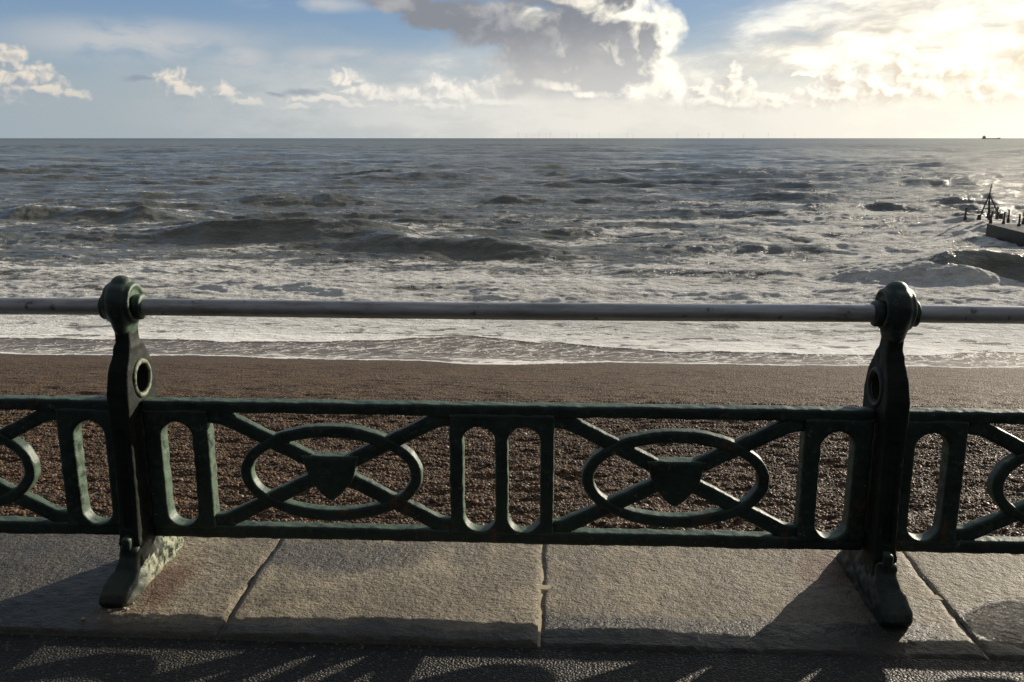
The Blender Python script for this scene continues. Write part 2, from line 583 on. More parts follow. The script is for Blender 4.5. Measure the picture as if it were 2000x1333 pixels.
m_lit_lichen, g, b, _ = material("lichened_iron")
p = pos(g)
n2 = g.noise(p, 45, 5, 0.62)
base = g.mix(n2.smooth(0.40, 0.56) * g.sep(g.new('ShaderNodeNewGeometry').outputs['Normal'])[0].smooth(0.0, 0.3), (0.016, 0.022, 0.017), (0.20, 0.22, 0.135))  # lichen pale only towards the sun: lit and shaded sides put into the colour
g.link(base, b.inputs['Base Color'])
b.inputs['Roughness'].default_value = 0.6
g.link(g.bump(n2, 0.4, 0.006), b.inputs['Normal'])

# dull galvanised tube
m_rail, g, b, _ = material("galvanised_tube")
p = pos(g)
n1 = g.noise(g.mad(p, (1.2, 14, 14), (0, 0, 0)), 3, 5, 0.6)
n2 = g.noise(p, 60, 4, 0.6)
cc = g.mix(n1.smooth(0.35, 0.7), (0.40, 0.40, 0.41), (0.60, 0.595, 0.58))
stain = g.noise(g.mad(p, (0.8, 3, 3), (2, 0, 0)), 6, 6, 0.68).smooth(0.50, 0.66)
cc = g.mix(stain * 0.55, cc, (0.22, 0.20, 0.18))
spot = g.noise(g.mad(p, (1, 1, 1), (5, 5, 5)), 22, 4, 0.6).smooth(0.63, 0.71)
cc = g.mix(spot * 0.7, cc, (0.10, 0.075, 0.06))
g.link(cc, b.inputs['Base Color'])
b.inputs['Metallic'].default_value = 0.55
g.link(0.30 + n2 * 0.25, b.inputs['Roughness'])
g.link(g.bump(n2, 0.12, 0.003), b.inputs['Normal'])


# worn sandstone coping, damp in places
m_stone, g, b, _ = material("damp_sandstone")
p = pos(g)
x_, y_, z_ = g.sep(p)
w = g.vadd(p, g.mad(g.noise(p, 14, 2, 0.6, color=True), (0.03, 0.03, 0), (-0.015, -0.015, 0)))
big = g.noise(p, 2.6, 4, 0.55)
grain = g.noise(g.mad(w, (0.75, 1.0, 1), (0, 0, 0)), 62, 4, 0.66)
fine = g.noise(p, 190, 3, 0.6)
bc = g.mix((big + (grain - 0.5) * 0.6).smooth(0.32, 0.70), (0.178, 0.150, 0.106), (0.42, 0.358, 0.255))
bc = g.mix((fine * 0.6 + grain * 0.4).smooth(0.50, 0.40) * 0.55, bc, (0.085, 0.070, 0.048))
algae = g.noise(g.mad(p, (1, 1, 1), (3, 1, 0)), 7, 5, 0.6).smooth(0.56, 0.72)
bc = g.mix(algae * 0.45, bc, (0.13, 0.135, 0.06))
wob = (g.noise(p, 5, 5, 0.6) - 0.5) * 0.30
dampm = (big * 0.6 + g.noise(g.mad(p, (1, 1, 1), (9, 2, 0)), 5.5, 5, 0.62) * 0.4 + (grain - 0.5) * 0.12).smooth(0.49, 0.58)
bc = g.mix(dampm * 0.65, bc, (0.095, 0.079, 0.055))
# water that has not dried: the near strip of one slab, a patch behind the rail; painted shade: the far left slab
xs, ys, _z = g.sep(w)
wet = (xs + wob * 0.3).smooth(-0.045, -0.03) * (xs + wob).smooth(1.38, 1.24) * (ys + wob * 0.35).smooth(-0.235, -0.262)
wet2 = g.length(g.mad(g.vec(x_ + wob, y_ + wob), (1 / 0.36, 1 / 0.15, 0), (0.80 / 0.36, -0.15 / 0.15, 0))).smooth(1.05, 0.75)
wet3 = (x_ + wob).smooth(-1.44, -1.62) * 0.9  # shadow over the far left slab, painted into the stone colour
edge4 = (y_ + wob * 0.55).smooth(-0.355, -0.385)  # darker along the near edge of the slabs
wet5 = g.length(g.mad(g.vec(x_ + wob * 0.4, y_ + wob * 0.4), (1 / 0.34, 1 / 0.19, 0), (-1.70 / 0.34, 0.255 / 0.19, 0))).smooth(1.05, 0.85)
wet_shade = (wet * 1.0).max(wet2 * 0.7).max(wet3).max(edge4 * 0.8).max(wet5)
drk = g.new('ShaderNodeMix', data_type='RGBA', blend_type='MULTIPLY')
g.link(wet_shade * 0.9, drk.inputs[0])
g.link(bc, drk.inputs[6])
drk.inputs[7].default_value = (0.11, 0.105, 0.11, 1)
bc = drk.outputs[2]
drk2 = g.new('ShaderNodeMix', data_type='RGBA', blend_type='MULTIPLY')
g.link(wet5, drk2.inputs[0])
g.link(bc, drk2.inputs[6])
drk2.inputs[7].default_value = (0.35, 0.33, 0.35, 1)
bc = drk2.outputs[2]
# rust bleeding from the posts
rl = g.length(g.mad(g.vec(x_ + wob, y_ + wob * 1.4), (1 / 0.11, 1 / 0.26, 0), (1.40 / 0.11, 0.12 / 0.26, 0)))
rl2 = g.length(g.mad(g.vec(x_ + wob, y_ + wob), (1 / 0.15, 1 / 0.20, 0), (-1.03 / 0.15, -0.10 / 0.20, 0)))
rs = (rl.min(rl2) + (grain - 0.5) * 0.9).smooth(1.15, 0.35)
bc = g.mix(rs * 0.8, bc, (0.115, 0.045, 0.022))
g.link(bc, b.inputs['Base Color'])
g.link(0.5 - wet5 * 0.38, b.inputs['Specular IOR Level'])
g.link((0.66 - dampm * 0.14 - wet_shade * 0.20 - wet5 * 0.30 + (grain - 0.5) * 0.4 + (big - 0.5) * 0.4), b.inputs['Roughness'])
ripn = g.noise(g.mad(w, (0.55, 1.6, 1), (0, 0, 0)), 24, 3, 0.55)
g.link(g.bump((grain * 1.0 + fine * 0.35 + ripn * 0.4 + g.noise(p, 27, 4, 0.65) * 0.9 - wet5 * 0.25) * (1.0 - wet5 * 0.15), 1.0, 0.020), b.inputs['Normal'])

# tarmac with exposed stone chips
m_tar, g, b, _ = material("wet_tarmac")
p = pos(g)
v1 = g.voronoi(p, 115)
v2 = g.voronoi(p, 260)
vd = S(g.nt, v1.outputs['Distance'])
big = g.noise(p, 3, 4, 0.6)
rv = g.sep(v1.outputs['Color'])[0]
tc_ = g.mix(rv.smooth(0.2, 1.0), (0.012, 0.011, 0.010), (0.046, 0.039, 0.029))
tc_ = g.mix(rv.smooth(0.88, 0.92), tc_, (0.15, 0.128, 0.098))
tc_ = g.mix(vd.smooth(0.35, 0.75), tc_, (0.02, 0.02, 0.02))
tc_ = g.mix(big.smooth(0.5, 0.7) * 0.35, tc_, (0.03, 0.033, 0.03))
g.link(tc_, b.inputs['Base Color'])
g.link(0.40 + rv * 0.3, b.inputs['Roughness'])
b.inputs['Specular IOR Level'].default_value = 0.3
hgt = vd.smooth(0.75, 0.05) + S(g.nt, v2.outputs['Distance']) * -0.3
g.link(g.bump(hgt, 1.0, 0.0045), b.inputs['Normal'])

m_mortar, g, b, _ = material("pale_mortar")
p = pos(g)
n1 = g.noise(p, 60, 4, 0.6)
g.link(g.mix(n1, (0.30, 0.25, 0.18), (0.52, 0.44, 0.31)), b.inputs['Base Color'])
b.inputs['Roughness'].default_value = 0.8
g.link(g.bump(n1, 0.5, 0.004), b.inputs['Normal'])

m_wall, g, b, _ = material("sea_wall_concrete")
p = pos(g)
n1 = g.noise(p, 2, 6, 0.6)
g.link(g.mix(n1, (0.16, 0.14, 0.11), (0.34, 0.31, 0.26)), b.inputs['Base Color'])
b.inputs['Roughness'].default_value = 0.85
g.link(g.bump(n1, 0.5, 0.03), b.inputs['Normal'])

m_conc, g, b, _ = material("wet_dark_concrete")
p = pos(g)
n1 = g.noise(g.mad(p, (1, 1, 0.35), (0, 0, 0)), 3, 5, 0.6)
g.link(g.mix(n1, (0.016, 0.018, 0.021), (0.045, 0.045, 0.044)), b.inputs['Base Color'])
b.inputs['Specular IOR Level'].default_value = 0.12
b.inputs['Roughness'].default_value = 0.45
g.link(g.bump(n1, 0.6, 0.06), b.inputs['Normal'])

m_rust, g, b, _ = material("sea_rusted_iron")
n1 = g.noise(pos(g), 9, 4, 0.6)
g.link(g.mix(n1, (0.030, 0.024, 0.022), (0.075, 0.050, 0.038)), b.inputs['Base Color'])
b.inputs['Roughness'].default_value = 0.7

m_ship, g, b, _ = material("hazy_ship_paint")
n1 = g.noise(pos(g), 0.1, 3, 0.6)
g.link(g.mix(n1, (0.72, 0.68, 0.60), (0.80, 0.76, 0.68)), b.inputs['Base Color'])
b.inputs['Roughness'].default_value = 0.7

m_turb, g, b, _ = material("pale_turbine_paint")
n1 = g.noise(pos(g), 0.05, 2, 0.5)
g.link(g.mix(n1, (0.72, 0.73, 0.73), (0.80, 0.80, 0.79)), b.inputs['Base Color'])
b.inputs['Roughness'].default_value = 0.5

# shingle
m_shingle, g, b, _ = material("shingle_ground")
p = pos(g)
x_, y_, z_ = g.sep(p)
v1 = g.voronoi(p, 17)
v2 = g.voronoi(p, 44)
d1_ = S(g.nt, v1.outputs['Distance']); d2_ = S(g.nt, v2.outputs['Distance'])
r1, r2, _q = g.sep(v1.outputs['Color'])
s1, s2, _q = g.sep(v2.outputs['Color'])
big = g.noise(p, 0.5, 5, 0.6)
str_ = g.noise(g.mad(p, (0.7, 2.4, 1), (0, 0, 0)), 2.2, 6, 0.68)
sc = g.mix((r1 * 0.5 + s1 * 0.5), (0.056, 0.031, 0.014), (0.208, 0.124, 0.060))
sc = g.mix((d1_ + (s1 - 0.5) * 0.2).smooth(0.46, 0.66) * 0.75, sc, (0.018, 0.012, 0.008))
sc = g.mix(s2.smooth(0.90, 0.95) * 0.85, sc, (0.36, 0.29, 0.205))
sc = g.mix(r2.smooth(0.80, 0.9) * 0.5, sc, (0.10, 0.10, 0.11))
sc = g.mix((big + (str_ - .5) * .6).smooth(0.40, 0.66) * 0.45, sc, (0.150, 0.100, 0.052))
sc = g.mix((str_ + (s1 - 0.5) * 0.25).smooth(0.50, 0.36) * 0.6, sc, (0.030, 0.019, 0.012))
wetb = (y_ + (g.noise(p, 0.35, 3, 0.5) - 0.5) * 2.0).smooth(23.0, 26.2)
wm = g.new('ShaderNodeMix', data_type='RGBA', blend_type='MULTIPLY')
g.link(wetb * 0.75, wm.inputs[0]); g.link(sc, wm.inputs[6]); wm.inputs[7].default_value = (0.62, 0.55, 0.50, 1)
g.link(wm.outputs[2], b.inputs['Base Color'])
g.link(0.75 - wetb * 0.30 - s1 * 0.2, b.inputs['Roughness'])
b.inputs['Specular IOR Level'].default_value = 0.16
fade = y_.smooth(26, 8)
hh = d1_.smooth(0.7, 0.0) * 0.6 + d2_.smooth(0.7, 0.0) * 0.5
g.link(g.bump(hh, 0.9, 0.03), b.inputs['Normal'])

m_pebble, g, b, _ = material("beach_pebbles")
oi = g.new('ShaderNodeObjectInfo')
rnd = S(g.nt, oi.outputs['Random'])
p = pos(g)
n1 = g.noise(p, 20, 4, 0.6)
pc = g.mix((rnd + (n1 - .5) * .3).smooth(0.0, 0.9), (0.058, 0.031, 0.015), (0.195, 0.113, 0.056))
rn2 = (rnd * 37.17)._m('FRACT', rnd * 37.17)
pc = g.mix(rn2.smooth(0.86, 0.90) * 0.7, pc, (0.27, 0.225, 0.165))
rn3 = (rnd * 91.7)._m('FRACT', rnd * 91.7)
pc = g.mix(rn3.smooth(0.72, 0.80) * 0.7, pc, (0.050, 0.048, 0.050))
g.link(pc, b.inputs['Base Color'])
g.link(0.40 + rn3 * 0.45, b.inputs['Roughness'])
b.inputs['Specular IOR Level'].default_value = 0.3

# sea: brown-green water with a foam cover that follows the waves
m_sea, g, b, out = material("sea_water")
p = pos(g)
x_, y_, z_ = g.sep(p)
foam_a = g.attr("foam")
steep = g.attr("calm")
film = g.attr("film")
wv = g.vadd(p, g.mad(g.noise(p, 0.45, 3, 0.55, color=True), (2.2, 2.2, 0), (-1.1, -1.1, 0)))
w2 = g.vadd(p, g.mad(g.noise(p, 1.6, 3, 0.6, color=True), (0.5, 0.5, 0), (-0.25, -0.25, 0)))
nb = g.noise(g.mad(wv, (0.45, 1.0, 1), (0, 0, 0)), 0.30, 6, 0.64)
nf = g.noise(g.mad(w2, (0.6, 1.0, 1), (0, 0, 0)), 2.2, 6, 0.70)
nl = g.noise(g.mad(p, (1 / 13, 1 / 34, 1), (3, 0, 0)), 1.0, 6, 0.66)
# foam drawn out into a net of thin veins
va = g.noise(g.mad(wv, (0.55, 1.0, 1), (4, 0, 0)), 0.36, 5, 0.60)
vb = g.noise(g.mad(w2, (0.55, 1.0, 1), (0, 6, 0)), 0.95, 4, 0.60)
veins = (va - 0.5).abs().smooth(0.060, 0.0) + (vb - 0.5).abs().smooth(0.075, 0.0) * 0.8
nm_ = g.noise(g.mad(wv, (1 / 5.5, 1 / 8.0, 1), (7, 2, 0)), 1.0, 6, 0.70)
vc = g.noise(g.mad(wv, (0.085, 0.42, 1), (2, 5, 0)), 1.0, 5, 0.62)
lines = (vc - 0.5).abs().smooth(0.045, 0.0)
mid = y_.smooth(45, 75) * y_.smooth(420, 160)
wander = ((nm_ - 0.55) * 1.7 + lines * 0.42) * mid + (nl - 0.60) * 1.5 * y_.smooth(120, 300)
cover = wander + foam_a * 1.50 + (nb - 0.5) * 1.6 + (nf - 0.5) * 2.1 + veins * (0.16 + foam_a * 0.42) - 0.72
foam = cover.smooth(0.0, 0.38)
# swash film: lacy foam drawn into streaks over the wet stones
slant = g.vec(x_ * 1.0 - y_ * 0.85, y_ * 0.35 + x_ * 0.2, 0.0)
streak = g.noise(slant, 2.6, 6, 0.62)
vf = g.voronoi(g.mad(w2, (0.9, 1.0, 0), (0, 0, 0)), 2.6, 'DISTANCE_TO_EDGE')
lacef = S(g.nt, vf.outputs['Distance'])
ff = (streak * 1.35 - 0.17 + nf * 0.55 + lacef.smooth(0.13, 0.0) * 0.22 + (nb - .5) * .5)
filmfoam = (ff + film * 0.5 - 1.00).smooth(0.0, 0.34) * 0.66
# water body
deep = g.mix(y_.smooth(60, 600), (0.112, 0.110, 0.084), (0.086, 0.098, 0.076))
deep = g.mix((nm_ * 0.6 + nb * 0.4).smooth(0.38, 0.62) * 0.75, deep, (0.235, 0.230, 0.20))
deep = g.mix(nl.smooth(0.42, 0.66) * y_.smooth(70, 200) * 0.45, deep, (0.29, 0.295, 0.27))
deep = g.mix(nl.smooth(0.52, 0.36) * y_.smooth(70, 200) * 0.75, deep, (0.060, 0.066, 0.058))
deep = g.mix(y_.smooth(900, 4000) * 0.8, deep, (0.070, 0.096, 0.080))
isf = film.smooth(0.001, 0.05)
wcol = g.mix(isf, deep, g.mix(streak.smooth(0.35, 0.65), (0.100, 0.077, 0.058), (0.20, 0.165, 0.135)))
ftot = foam.max(filmfoam * isf)
fcol = g.mix((nf * 0.6 + nb * 0.4).smooth(0.38, 0.58), (0.54, 0.525, 0.48), (0.95, 0.945, 0.91))
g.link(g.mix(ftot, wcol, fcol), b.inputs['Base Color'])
g.link(ftot * 0.5 + 0.17 + y_.smooth(60, 900) * 0.16 + isf * 0.28, b.inputs['Roughness'])
b.inputs['IOR'].default_value = 1.333
g.link(ftot * 0.55, b.inputs['Sheen Weight'])
b.inputs['Sheen Roughness'].default_value = 0.6
b.inputs['Specular Tint'].default_value = (0.93, 0.96, 0.84, 1)
g.link(0.5 - ftot * 0.3, b.inputs['Specular IOR Level'])
rip = g.noise(g.mad(w2, (0.55, 1.25, 1), (0, 0, 0)), 1.1, 7, 0.66)
rip3 = g.noise(g.mad(wv, (0.35, 1.0, 1), (0, 0, 0)), 0.22, 6, 0.66)
amp = y_.smooth(25, 40) * 0.9 + 0.1
bh = (rip * 0.42 + rip3 * 1.3 * y_.smooth(45, 160)) * amp + ftot * (nf * 0.75 + 0.05) * amp
g.link(g.bump(bh, 1.0, 0.75), b.inputs['Normal'])

# ------------------------------------------------------------------ pavement, coping, sea wall
GX0, GX1 = -14.0, 14.0
PZ = 0.07                       # level of the promenade
bm = bmesh.new()
nx, ny = 60, 12
vs_ = [[bm.verts.new((GX0 + (GX1 - GX0) * i / nx, -30 + (30 - 0.445) * j / ny, PZ - 0.004)) for j in range(ny + 1)] for i in range(nx + 1)]
for i in range(nx):
    for j in range(ny):
        bm.faces.new((vs_[i][j], vs_[i + 1][j], vs_[i + 1][j + 1], vs_[i][j + 1]))
o = obj('pavement', bm_mesh('pavement', bm, m_tar)); tag(o, kind='structure')


def slab(x0, x1, dzz, tilt, seed):
    n_x = max(8, int((x1 - x0) / 0.02)); n_y = 42
    X, Y = np.meshgrid(np.linspace(x0, x1, n_x), np.linspace(-0.44, 0.36, n_y), indexing='ij')
    wob0 = 0.010 * fbm(Y * 4.0 + (x0 - 0.0035) * 10, Y * 0 + 3.3, 3, 90); wob1 = 0.010 * fbm(Y * 4.0 + (x1 + 0.0035) * 10, Y * 0 + 3.3, 3, 90)
    ed = np.minimum(np.minimum(X - x0, x1 - X), np.minimum(Y + 0.44, 0.36 - Y))
    ragged_ = 0.014 * fbm(X * 12, Y * 12, 3, seed)
    Z = PZ + dzz + tilt * (Y + 0.44) + 0.010 * fbm(X * 2.2, Y * 2.2, 3, seed + 1) + 0.0045 * fbm(X * 22, Y * 22, 3, seed + 4) - 0.006 * np.exp(-np.maximum(ed + ragged_, 0) / 0.006)
    t_ = (X - x0) / (x1 - x0)
    X = X + wob0 * (1 - t_) + wob1 * t_
    V = np.stack([X, Y, Z], -1).reshape(-1, 3)
    F = grid_faces(n_x, n_y)
    F = F[:, ::-1]
    # skirt and underside
    loop = ([i * n_y for i in range(n_x)] + [(n_x - 1) * n_y + j for j in range(1, n_y)]
            + [i * n_y + n_y - 1 for i in range(n_x - 2, -1, -1)] + [j for j in range(n_y - 2, 0, -1)])
    low = V[loop].copy(); low[:, 2] = -0.08
    base_i = len(V); V = np.vstack([V, low]); L = len(loop)
    sk = [[loop[k], base_i + k, base_i + (k + 1) % L, loop[(k + 1) % L]] for k in range(L)]
    return mesh_np('coping_stone', V, np.vstack([F, sk]), m_stone)


JO = [-2.52, -1.090, -0.033, 1.380, 2.68]
labels = ['dark damp coping stone in shade at the foot of the rust stained left post',
          'sandstone coping stone with a dark damp patch, beside the pale flaking left foot',
          'sandstone coping stone with a black wet front strip, left of the right post',
          'sandstone coping stone with a glinting wet patch, right of the right post']
for k in range(4):
    gap = 0.0
    o = obj('coping_stone', slab(JO[k] + 0.0035, JO[k + 1] - 0.0035, [0.009, 0.011, 0.001, 0.003][k], [0.0, 0.0, 0.006, 0.0][k], 40 + 7 * k))
    tag(o, labels[k], 'paving stone', 'sandstone coping stones under the railing')

ml = ['slanting pale mortar joint with a diamond plug, near the left post',
      'straight pale mortar joint with a diamond plug in the middle of the coping',
      'cracked dark mortar joint with a diamond plug between the right post and the wet patch']
for k, xj in enumerate(JO[1:4]):
    bm = bmesh.new()
    ys_j = np.linspace(-0.435, 0.355, 50)
    yc = [-0.055, -0.062, -0.070][k]
    L_, R_ = [], []
    for yy in ys_j:
        wd = 0.0055 + max(0.0, 0.030 - abs(yy - yc) * (0.95 if abs(yy - yc) < .04 else 1.2)) + 0.002 * random.random()
        zz = PZ + [-0.005, -0.001, -0.005][k] + (0.008 if wd > 0.012 else 0.0)
        xo = 0.010 * float(fbm(np.array(yy * 4.0 + xj * 10), np.array(3.3), 3, 90))
        L_.append(bm.verts.new((xj + xo - wd, yy, zz))); R_.append(bm.verts.new((xj + xo + wd, yy, zz - 0.002)))
    for a in range(len(ys_j) - 1):
        bm.faces.new((L_[a], R_[a], R_[a + 1], L_[a + 1]))
    ext = bmesh.ops.extrude_face_region(bm, geom=list(bm.faces))
    for v in ext['geom']:
        if isinstance(v, bmesh.types.BMVert):
            v.co.z -= 0.05
    o = obj('mortar_joint', bm_mesh('mortar_joint', bm, m_mortar))
    tag(o, ml[k], 'mortar joint', 'mortar joints between the coping stones')

bm = bmesh.new()
box(bm, GX0, GX1, -0.20, 0.30, -3.4, -0.082)
o = obj('sea_wall', bm_mesh('sea_wall', bm, m_wall))
tag(o, 'concrete sea wall dropping from the promenade coping to the shingle', 'wall')

# ------------------------------------------------------------------ railing panel (one casting), built from distance fields
CELL = 0.005
PC = -0.177                     # centre of the middle panel
HALF = 1.288


def seg2(u, z, ax, az_, bx, bz):
    dx_, dz_ = bx - ax, bz - az_
    t = np.clip(((u - ax) * dx_ + (z - az_) * dz_) / (dx_ * dx_ + dz_ * dz_), 0, 1)
    return np.hypot(u - ax - t * dx_, z - az_ - t * dz_)


def rect2(u, z, u0, u1, z0, z1):
    a = np.abs(u - (u0 + u1) / 2) - (u1 - u0) / 2
    b_ = np.abs(z - (z0 + z1) / 2) - (z1 - z0) / 2
    return np.hypot(np.maximum(a, 0), np.maximum(b_, 0)) + np.minimum(np.maximum(a, b_), 0)


def ell2(u, z, cu, cz, a, b_):
    k0 = np.hypot((u - cu) / a, (z - cz) / b_)
    k1 = np.hypot((u - cu) / a ** 2, (z - cz) / b_ ** 2)
    return k0 * (k0 - 1) / np.maximum(k1, 1e-6)


def cast_plate(name, f2, u0, u1, z0, z1, t, rnd=0.009, rough=0.0024, seed=0, h=CELL, extra=None):
    us = np.arange(u0 - 3 * h, u1 + 3.5 * h, h)
    ysn = np.arange(-t / 2 - 4 * h, t / 2 + 4.5 * h, h)
    zs = np.arange(z0 - 3 * h, z1 + 3.5 * h, h)
    U, Z = np.meshgrid(us, zs, indexing='ij')
    d2 = f2(U, Z)
    Y = ysn[None, :, None]
    f = rbox(np.broadcast_to(d2[:, None, :], (len(us), len(ysn), len(zs))), np.abs(Y) - t / 2, rnd)
    nz_ = rough * (fbm(U * 28, Z * 28, 3, seed) + 0.8 * fbm(U * 7, Z * 7, 2, seed + 3))
    f = f + nz_[:, None, :] + rough * 0.7 * perlin(Y * 30 + U[:, None, :] * 17, Z[:, None, :] * 25 + Y * 9, seed + 8)
    if extra is not None:
        f = extra(f, U[:, None, :], Y, Z[:, None, :])
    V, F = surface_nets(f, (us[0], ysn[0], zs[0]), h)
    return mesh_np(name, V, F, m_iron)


OU, OZ = 0.617, 0.478            # oval bay centre
Z0, Z1 = 0.222, 0.748
ZB, ZT = 0.272, 0.704


def f_top(u, z): return rect2(u, z, -HALF, HALF, ZT, Z1)
def f_bot(u, z): return rect2(u, z, -HALF, HALF, Z0, ZB)


def stadium(u, z, c_, hw, zb, zt):
    return seg2(u, z, c_, zb + hw, c_, zt - hw) - hw


def f_mid(u, z):
    d = rect2(u, z, -0.186, 0.186, ZB - 0.012, ZT + 0.012)
    for c_ in (-0.080, 0.080):
        d = np.maximum(d, -stadium(u, z, c_, 0.057, ZB - 0.001, ZT - 0.036))
    return d


def f_end(u, z):                 # the right end; mirrored for the left
    d = rect2(u, z, 1.052, HALF, ZB - 0.012, ZT + 0.012)
    return np.maximum(d, -stadium(u, z, 1.169, 0.056, ZB - 0.001, ZT - 0.036))


def f_brace(u, z):
    w_ = 0.434
    hgt_ = (ZT - ZB) / 2 + 0.006
    zc = (ZT + ZB) / 2
    d = np.minimum(seg2(u, z, -w_, zc - hgt_, w_, zc + hgt_), seg2(u, z, -w_, zc + hgt_, w_, zc - hgt_)) - 0.027
    # flared roots in the four corners
    for sx in (-1, 1):
        for sz in (-1, 1):
            d = smin(d, np.hypot(u - sx * (w_ + 0.004), (z - (zc + sz * (hgt_ + 0.004)))) - 0.036, 0.05)
    return np.maximum(d, rect2(u, z, -w_ - 0.006, w_ + 0.006, ZB - 0.014, ZT + 0.014))


def f_ring(u, z):
    return np.maximum(ell2(u, z, 0, OZ, 0.330, 0.182), -ell2(u, z, 0, OZ, 0.290, 0.138))


def f_shield(u, z):
    zz = z - OZ
    prof = np.interp(zz, [-0.100, -0.092, -0.075, -0.055, -0.035, -0.010, 0.072], [0.004, 0.016, 0.036, 0.052, 0.074, 0.083, 0.104])
    return np.maximum(np.maximum(np.abs(u) - prof, zz - 0.072), -0.100 - zz)


def top_extra(f, U, Y, Z):      # crumbling top edge
    return f + 0.004 * np.maximum(0, fbm(U * 16 + Y * 5, Y * 20, 3, 77)) * (Z > 0.738)


me_top = cast_plate('top_rail', f_top, -HALF, HALF, ZT, Z1, 0.058, seed=1, extra=top_extra)
me_bot = cast_plate('bottom_rail', f_bot, -HALF, HALF, Z0, ZB, 0.055, seed=2)
me_mid = cast_plate('slotted_frame', f_mid, -0.186, 0.186, ZB - 0.012, ZT + 0.012, 0.066, seed=3)
me_end = cast_plate('slotted_frame', f_end, 1.052, HALF, ZB - 0.012, ZT + 0.012, 0.066, seed=4)
me_endl = me_end.copy()
co = np.empty(len(me_endl.vertices) * 3, np.float32); me_endl.vertices.foreach_get('co', co)
co[0::3] *= -1; me_endl.vertices.foreach_set('co', co); me_endl.flip_normals(); me_endl.update()
me_brace = cast_plate('cross_brace', f_brace, -0.44, 0.44, ZB - 0.014, ZT + 0.014, 0.041, seed=5)
me_ring = cast_plate('oval_ring', f_ring, -0.33, 0.33, OZ - 0.186, OZ + 0.186, 0.050, seed=6)
me_shield = cast_plate('shield_boss', f_shield, -0.105, 0.105, OZ - 0.100, OZ + 0.072, 0.062, seed=8)

panel = empty('balustrade', (PC, 0, 0))
obj('top_rail', me_top, panel)
obj('bottom_rail', me_bot, panel)
obj('slotted_frame', me_mid, panel)
obj('slotted_frame', me_end, panel)
obj('slotted_frame', me_endl, panel)
for s in (-1, 1):
    obj('cross_brace', me_brace, panel, (s * OU, 0, 0))
    obj('oval_ring', me_ring, panel, (s * OU, 0, 0))
    obj('shield_boss', me_shield, panel, (s * OU, 0, 0))
SPC = 2.66
GP = 'cast iron panels of the promenade railing'
tag(panel, 'complete dark green cast iron railing panel with two ovals, between the two posts', 'railing panel', GP)
pl = copy_tree(panel); pl.location.x = PC - SPC
tag(pl, 'green cast iron railing panel cut off by the left edge, left of the left post', 'railing panel', GP)
pr = copy_tree(panel); pr.location.x = PC + SPC
tag(pr, 'dark cast iron railing panel cut off by the right edge, right of the right post', 'railing panel', GP)

# ------------------------------------------------------------------ posts
PX = [PC - SPC / 2, PC + SPC / 2]
RZ, RR = 1.083, 0.030           # handrail centre and radius


def field_mesh(name, fn, x0, x1, y0, y1, z0, z1, h=0.006, rough=0.002, seed=0, mat=None):
    xs_ = np.arange(x0, x1 + h, h); ysn = np.arange(y0, y1 + h, h); zs = np.arange(z0, z1 + h, h)
    X, Y, Z = np.meshgrid(xs_, ysn, zs, indexing='ij')
    f = fn(X, Y, Z)
    f = f + rough * (vnoise3(X, Y, Z, 30, seed) + 0.8 * vnoise3(X, Y, Z, 11, seed + 2))
    V, F = surface_nets(f, (xs_[0], ysn[0], zs[0]), h)
    return mesh_np(name, V, F, mat or m_iron)


ZT_ = [-0.05, 0.10, 0.17, 0.25, 0.40, 0.60, 0.72, 0.80, 0.87, 0.925, 0.96, 1.00, 1.04, 1.08]
YF = [-0.130, -0.130, -0.138, -0.132, -0.118, -0.114, -0.116, -0.112, -0.092, -0.055, -0.040, -0.040, -0.050, -0.060]
YB = [0.150, 0.140, 0.130, 0.125, 0.120, 0.120, 0.124, 0.122, 0.106, 0.072, 0.046, 0.042, 0.050, 0.060]
HW = [0.044, 0.042, 0.040, 0.037, 0.035, 0.035, 0.038, 0.039, 0.037, 0.032, 0.028, 0.027, 0.030, 0.036]


def f_shaft(X, Y, Z):
    yf = np.interp(Z, ZT_, YF); yb = np.interp(Z, ZT_, YB); hw = np.interp(Z, ZT_, HW)
    ring_ = 0.003 * np.exp(-((Z - 0.942) / 0.011) ** 2) + 0.004 * np.exp(-((Z - 0.245) / 0.014) ** 2)
    hw = hw + ring_; yf = yf - ring_; yb = yb + ring_
    d = rbox(np.abs(X) - hw, np.abs(Y - (yf + yb) / 2) - (yb - yf) / 2, 0.010)
    d = np.maximum(d, -np.maximum(np.maximum(np.abs(X) - 0.015, np.abs(Z - 0.48) - 0.18), Y + 0.104))
    d = np.maximum(d, Z - 1.05)
    d = np.maximum(d, -Z)
    # round eye through the shoulder
    eye = np.hypot(Y - 0.008, Z - 0.822) - 0.052
    d = np.maximum(d, -eye)
    # shallow sunk panel down both sides of the shaft
    sunk = np.maximum(np.maximum(np.abs(Y - 0.003) - 0.075, np.abs(Z - 0.50) - 0.20), 0.028 - np.abs(X))
    d = np.maximum(d, -sunk)
    return d


def f_foot(X, Y, Z):
    hw = np.interp(Z, [0.07, 0.11, 0.15, 0.20, 0.24], [0.050, 0.049, 0.046, 0.041, 0.038])
    yf = np.interp(Z, [0.06, 0.08, 0.10, 0.125, 0.145, 0.160, 0.20, 0.24], [-0.250, -0.285, -0.300, -0.290, -0.245, -0.185, -0.158, -0.142])
    yb = np.interp(Z, [0.06, 0.08, 0.11, 0.14, 0.18, 0.22, 0.26], [0.245, 0.238, 0.212, 0.185, 0.158, 0.142, 0.130])
    d = rbox(np.abs(X) - hw, np.abs(Y - (yf + yb) / 2) - (yb - yf) / 2, 0.022)
    d = np.maximum(d, Z - 0.235)
    lump = 0.016 * vnoise3(X, Y, Z, 14, 31) + 0.008 * vnoise3(X, Y, Z, 32, 35)
    return np.maximum(d + lump * 0.8, 0.058 - Z)


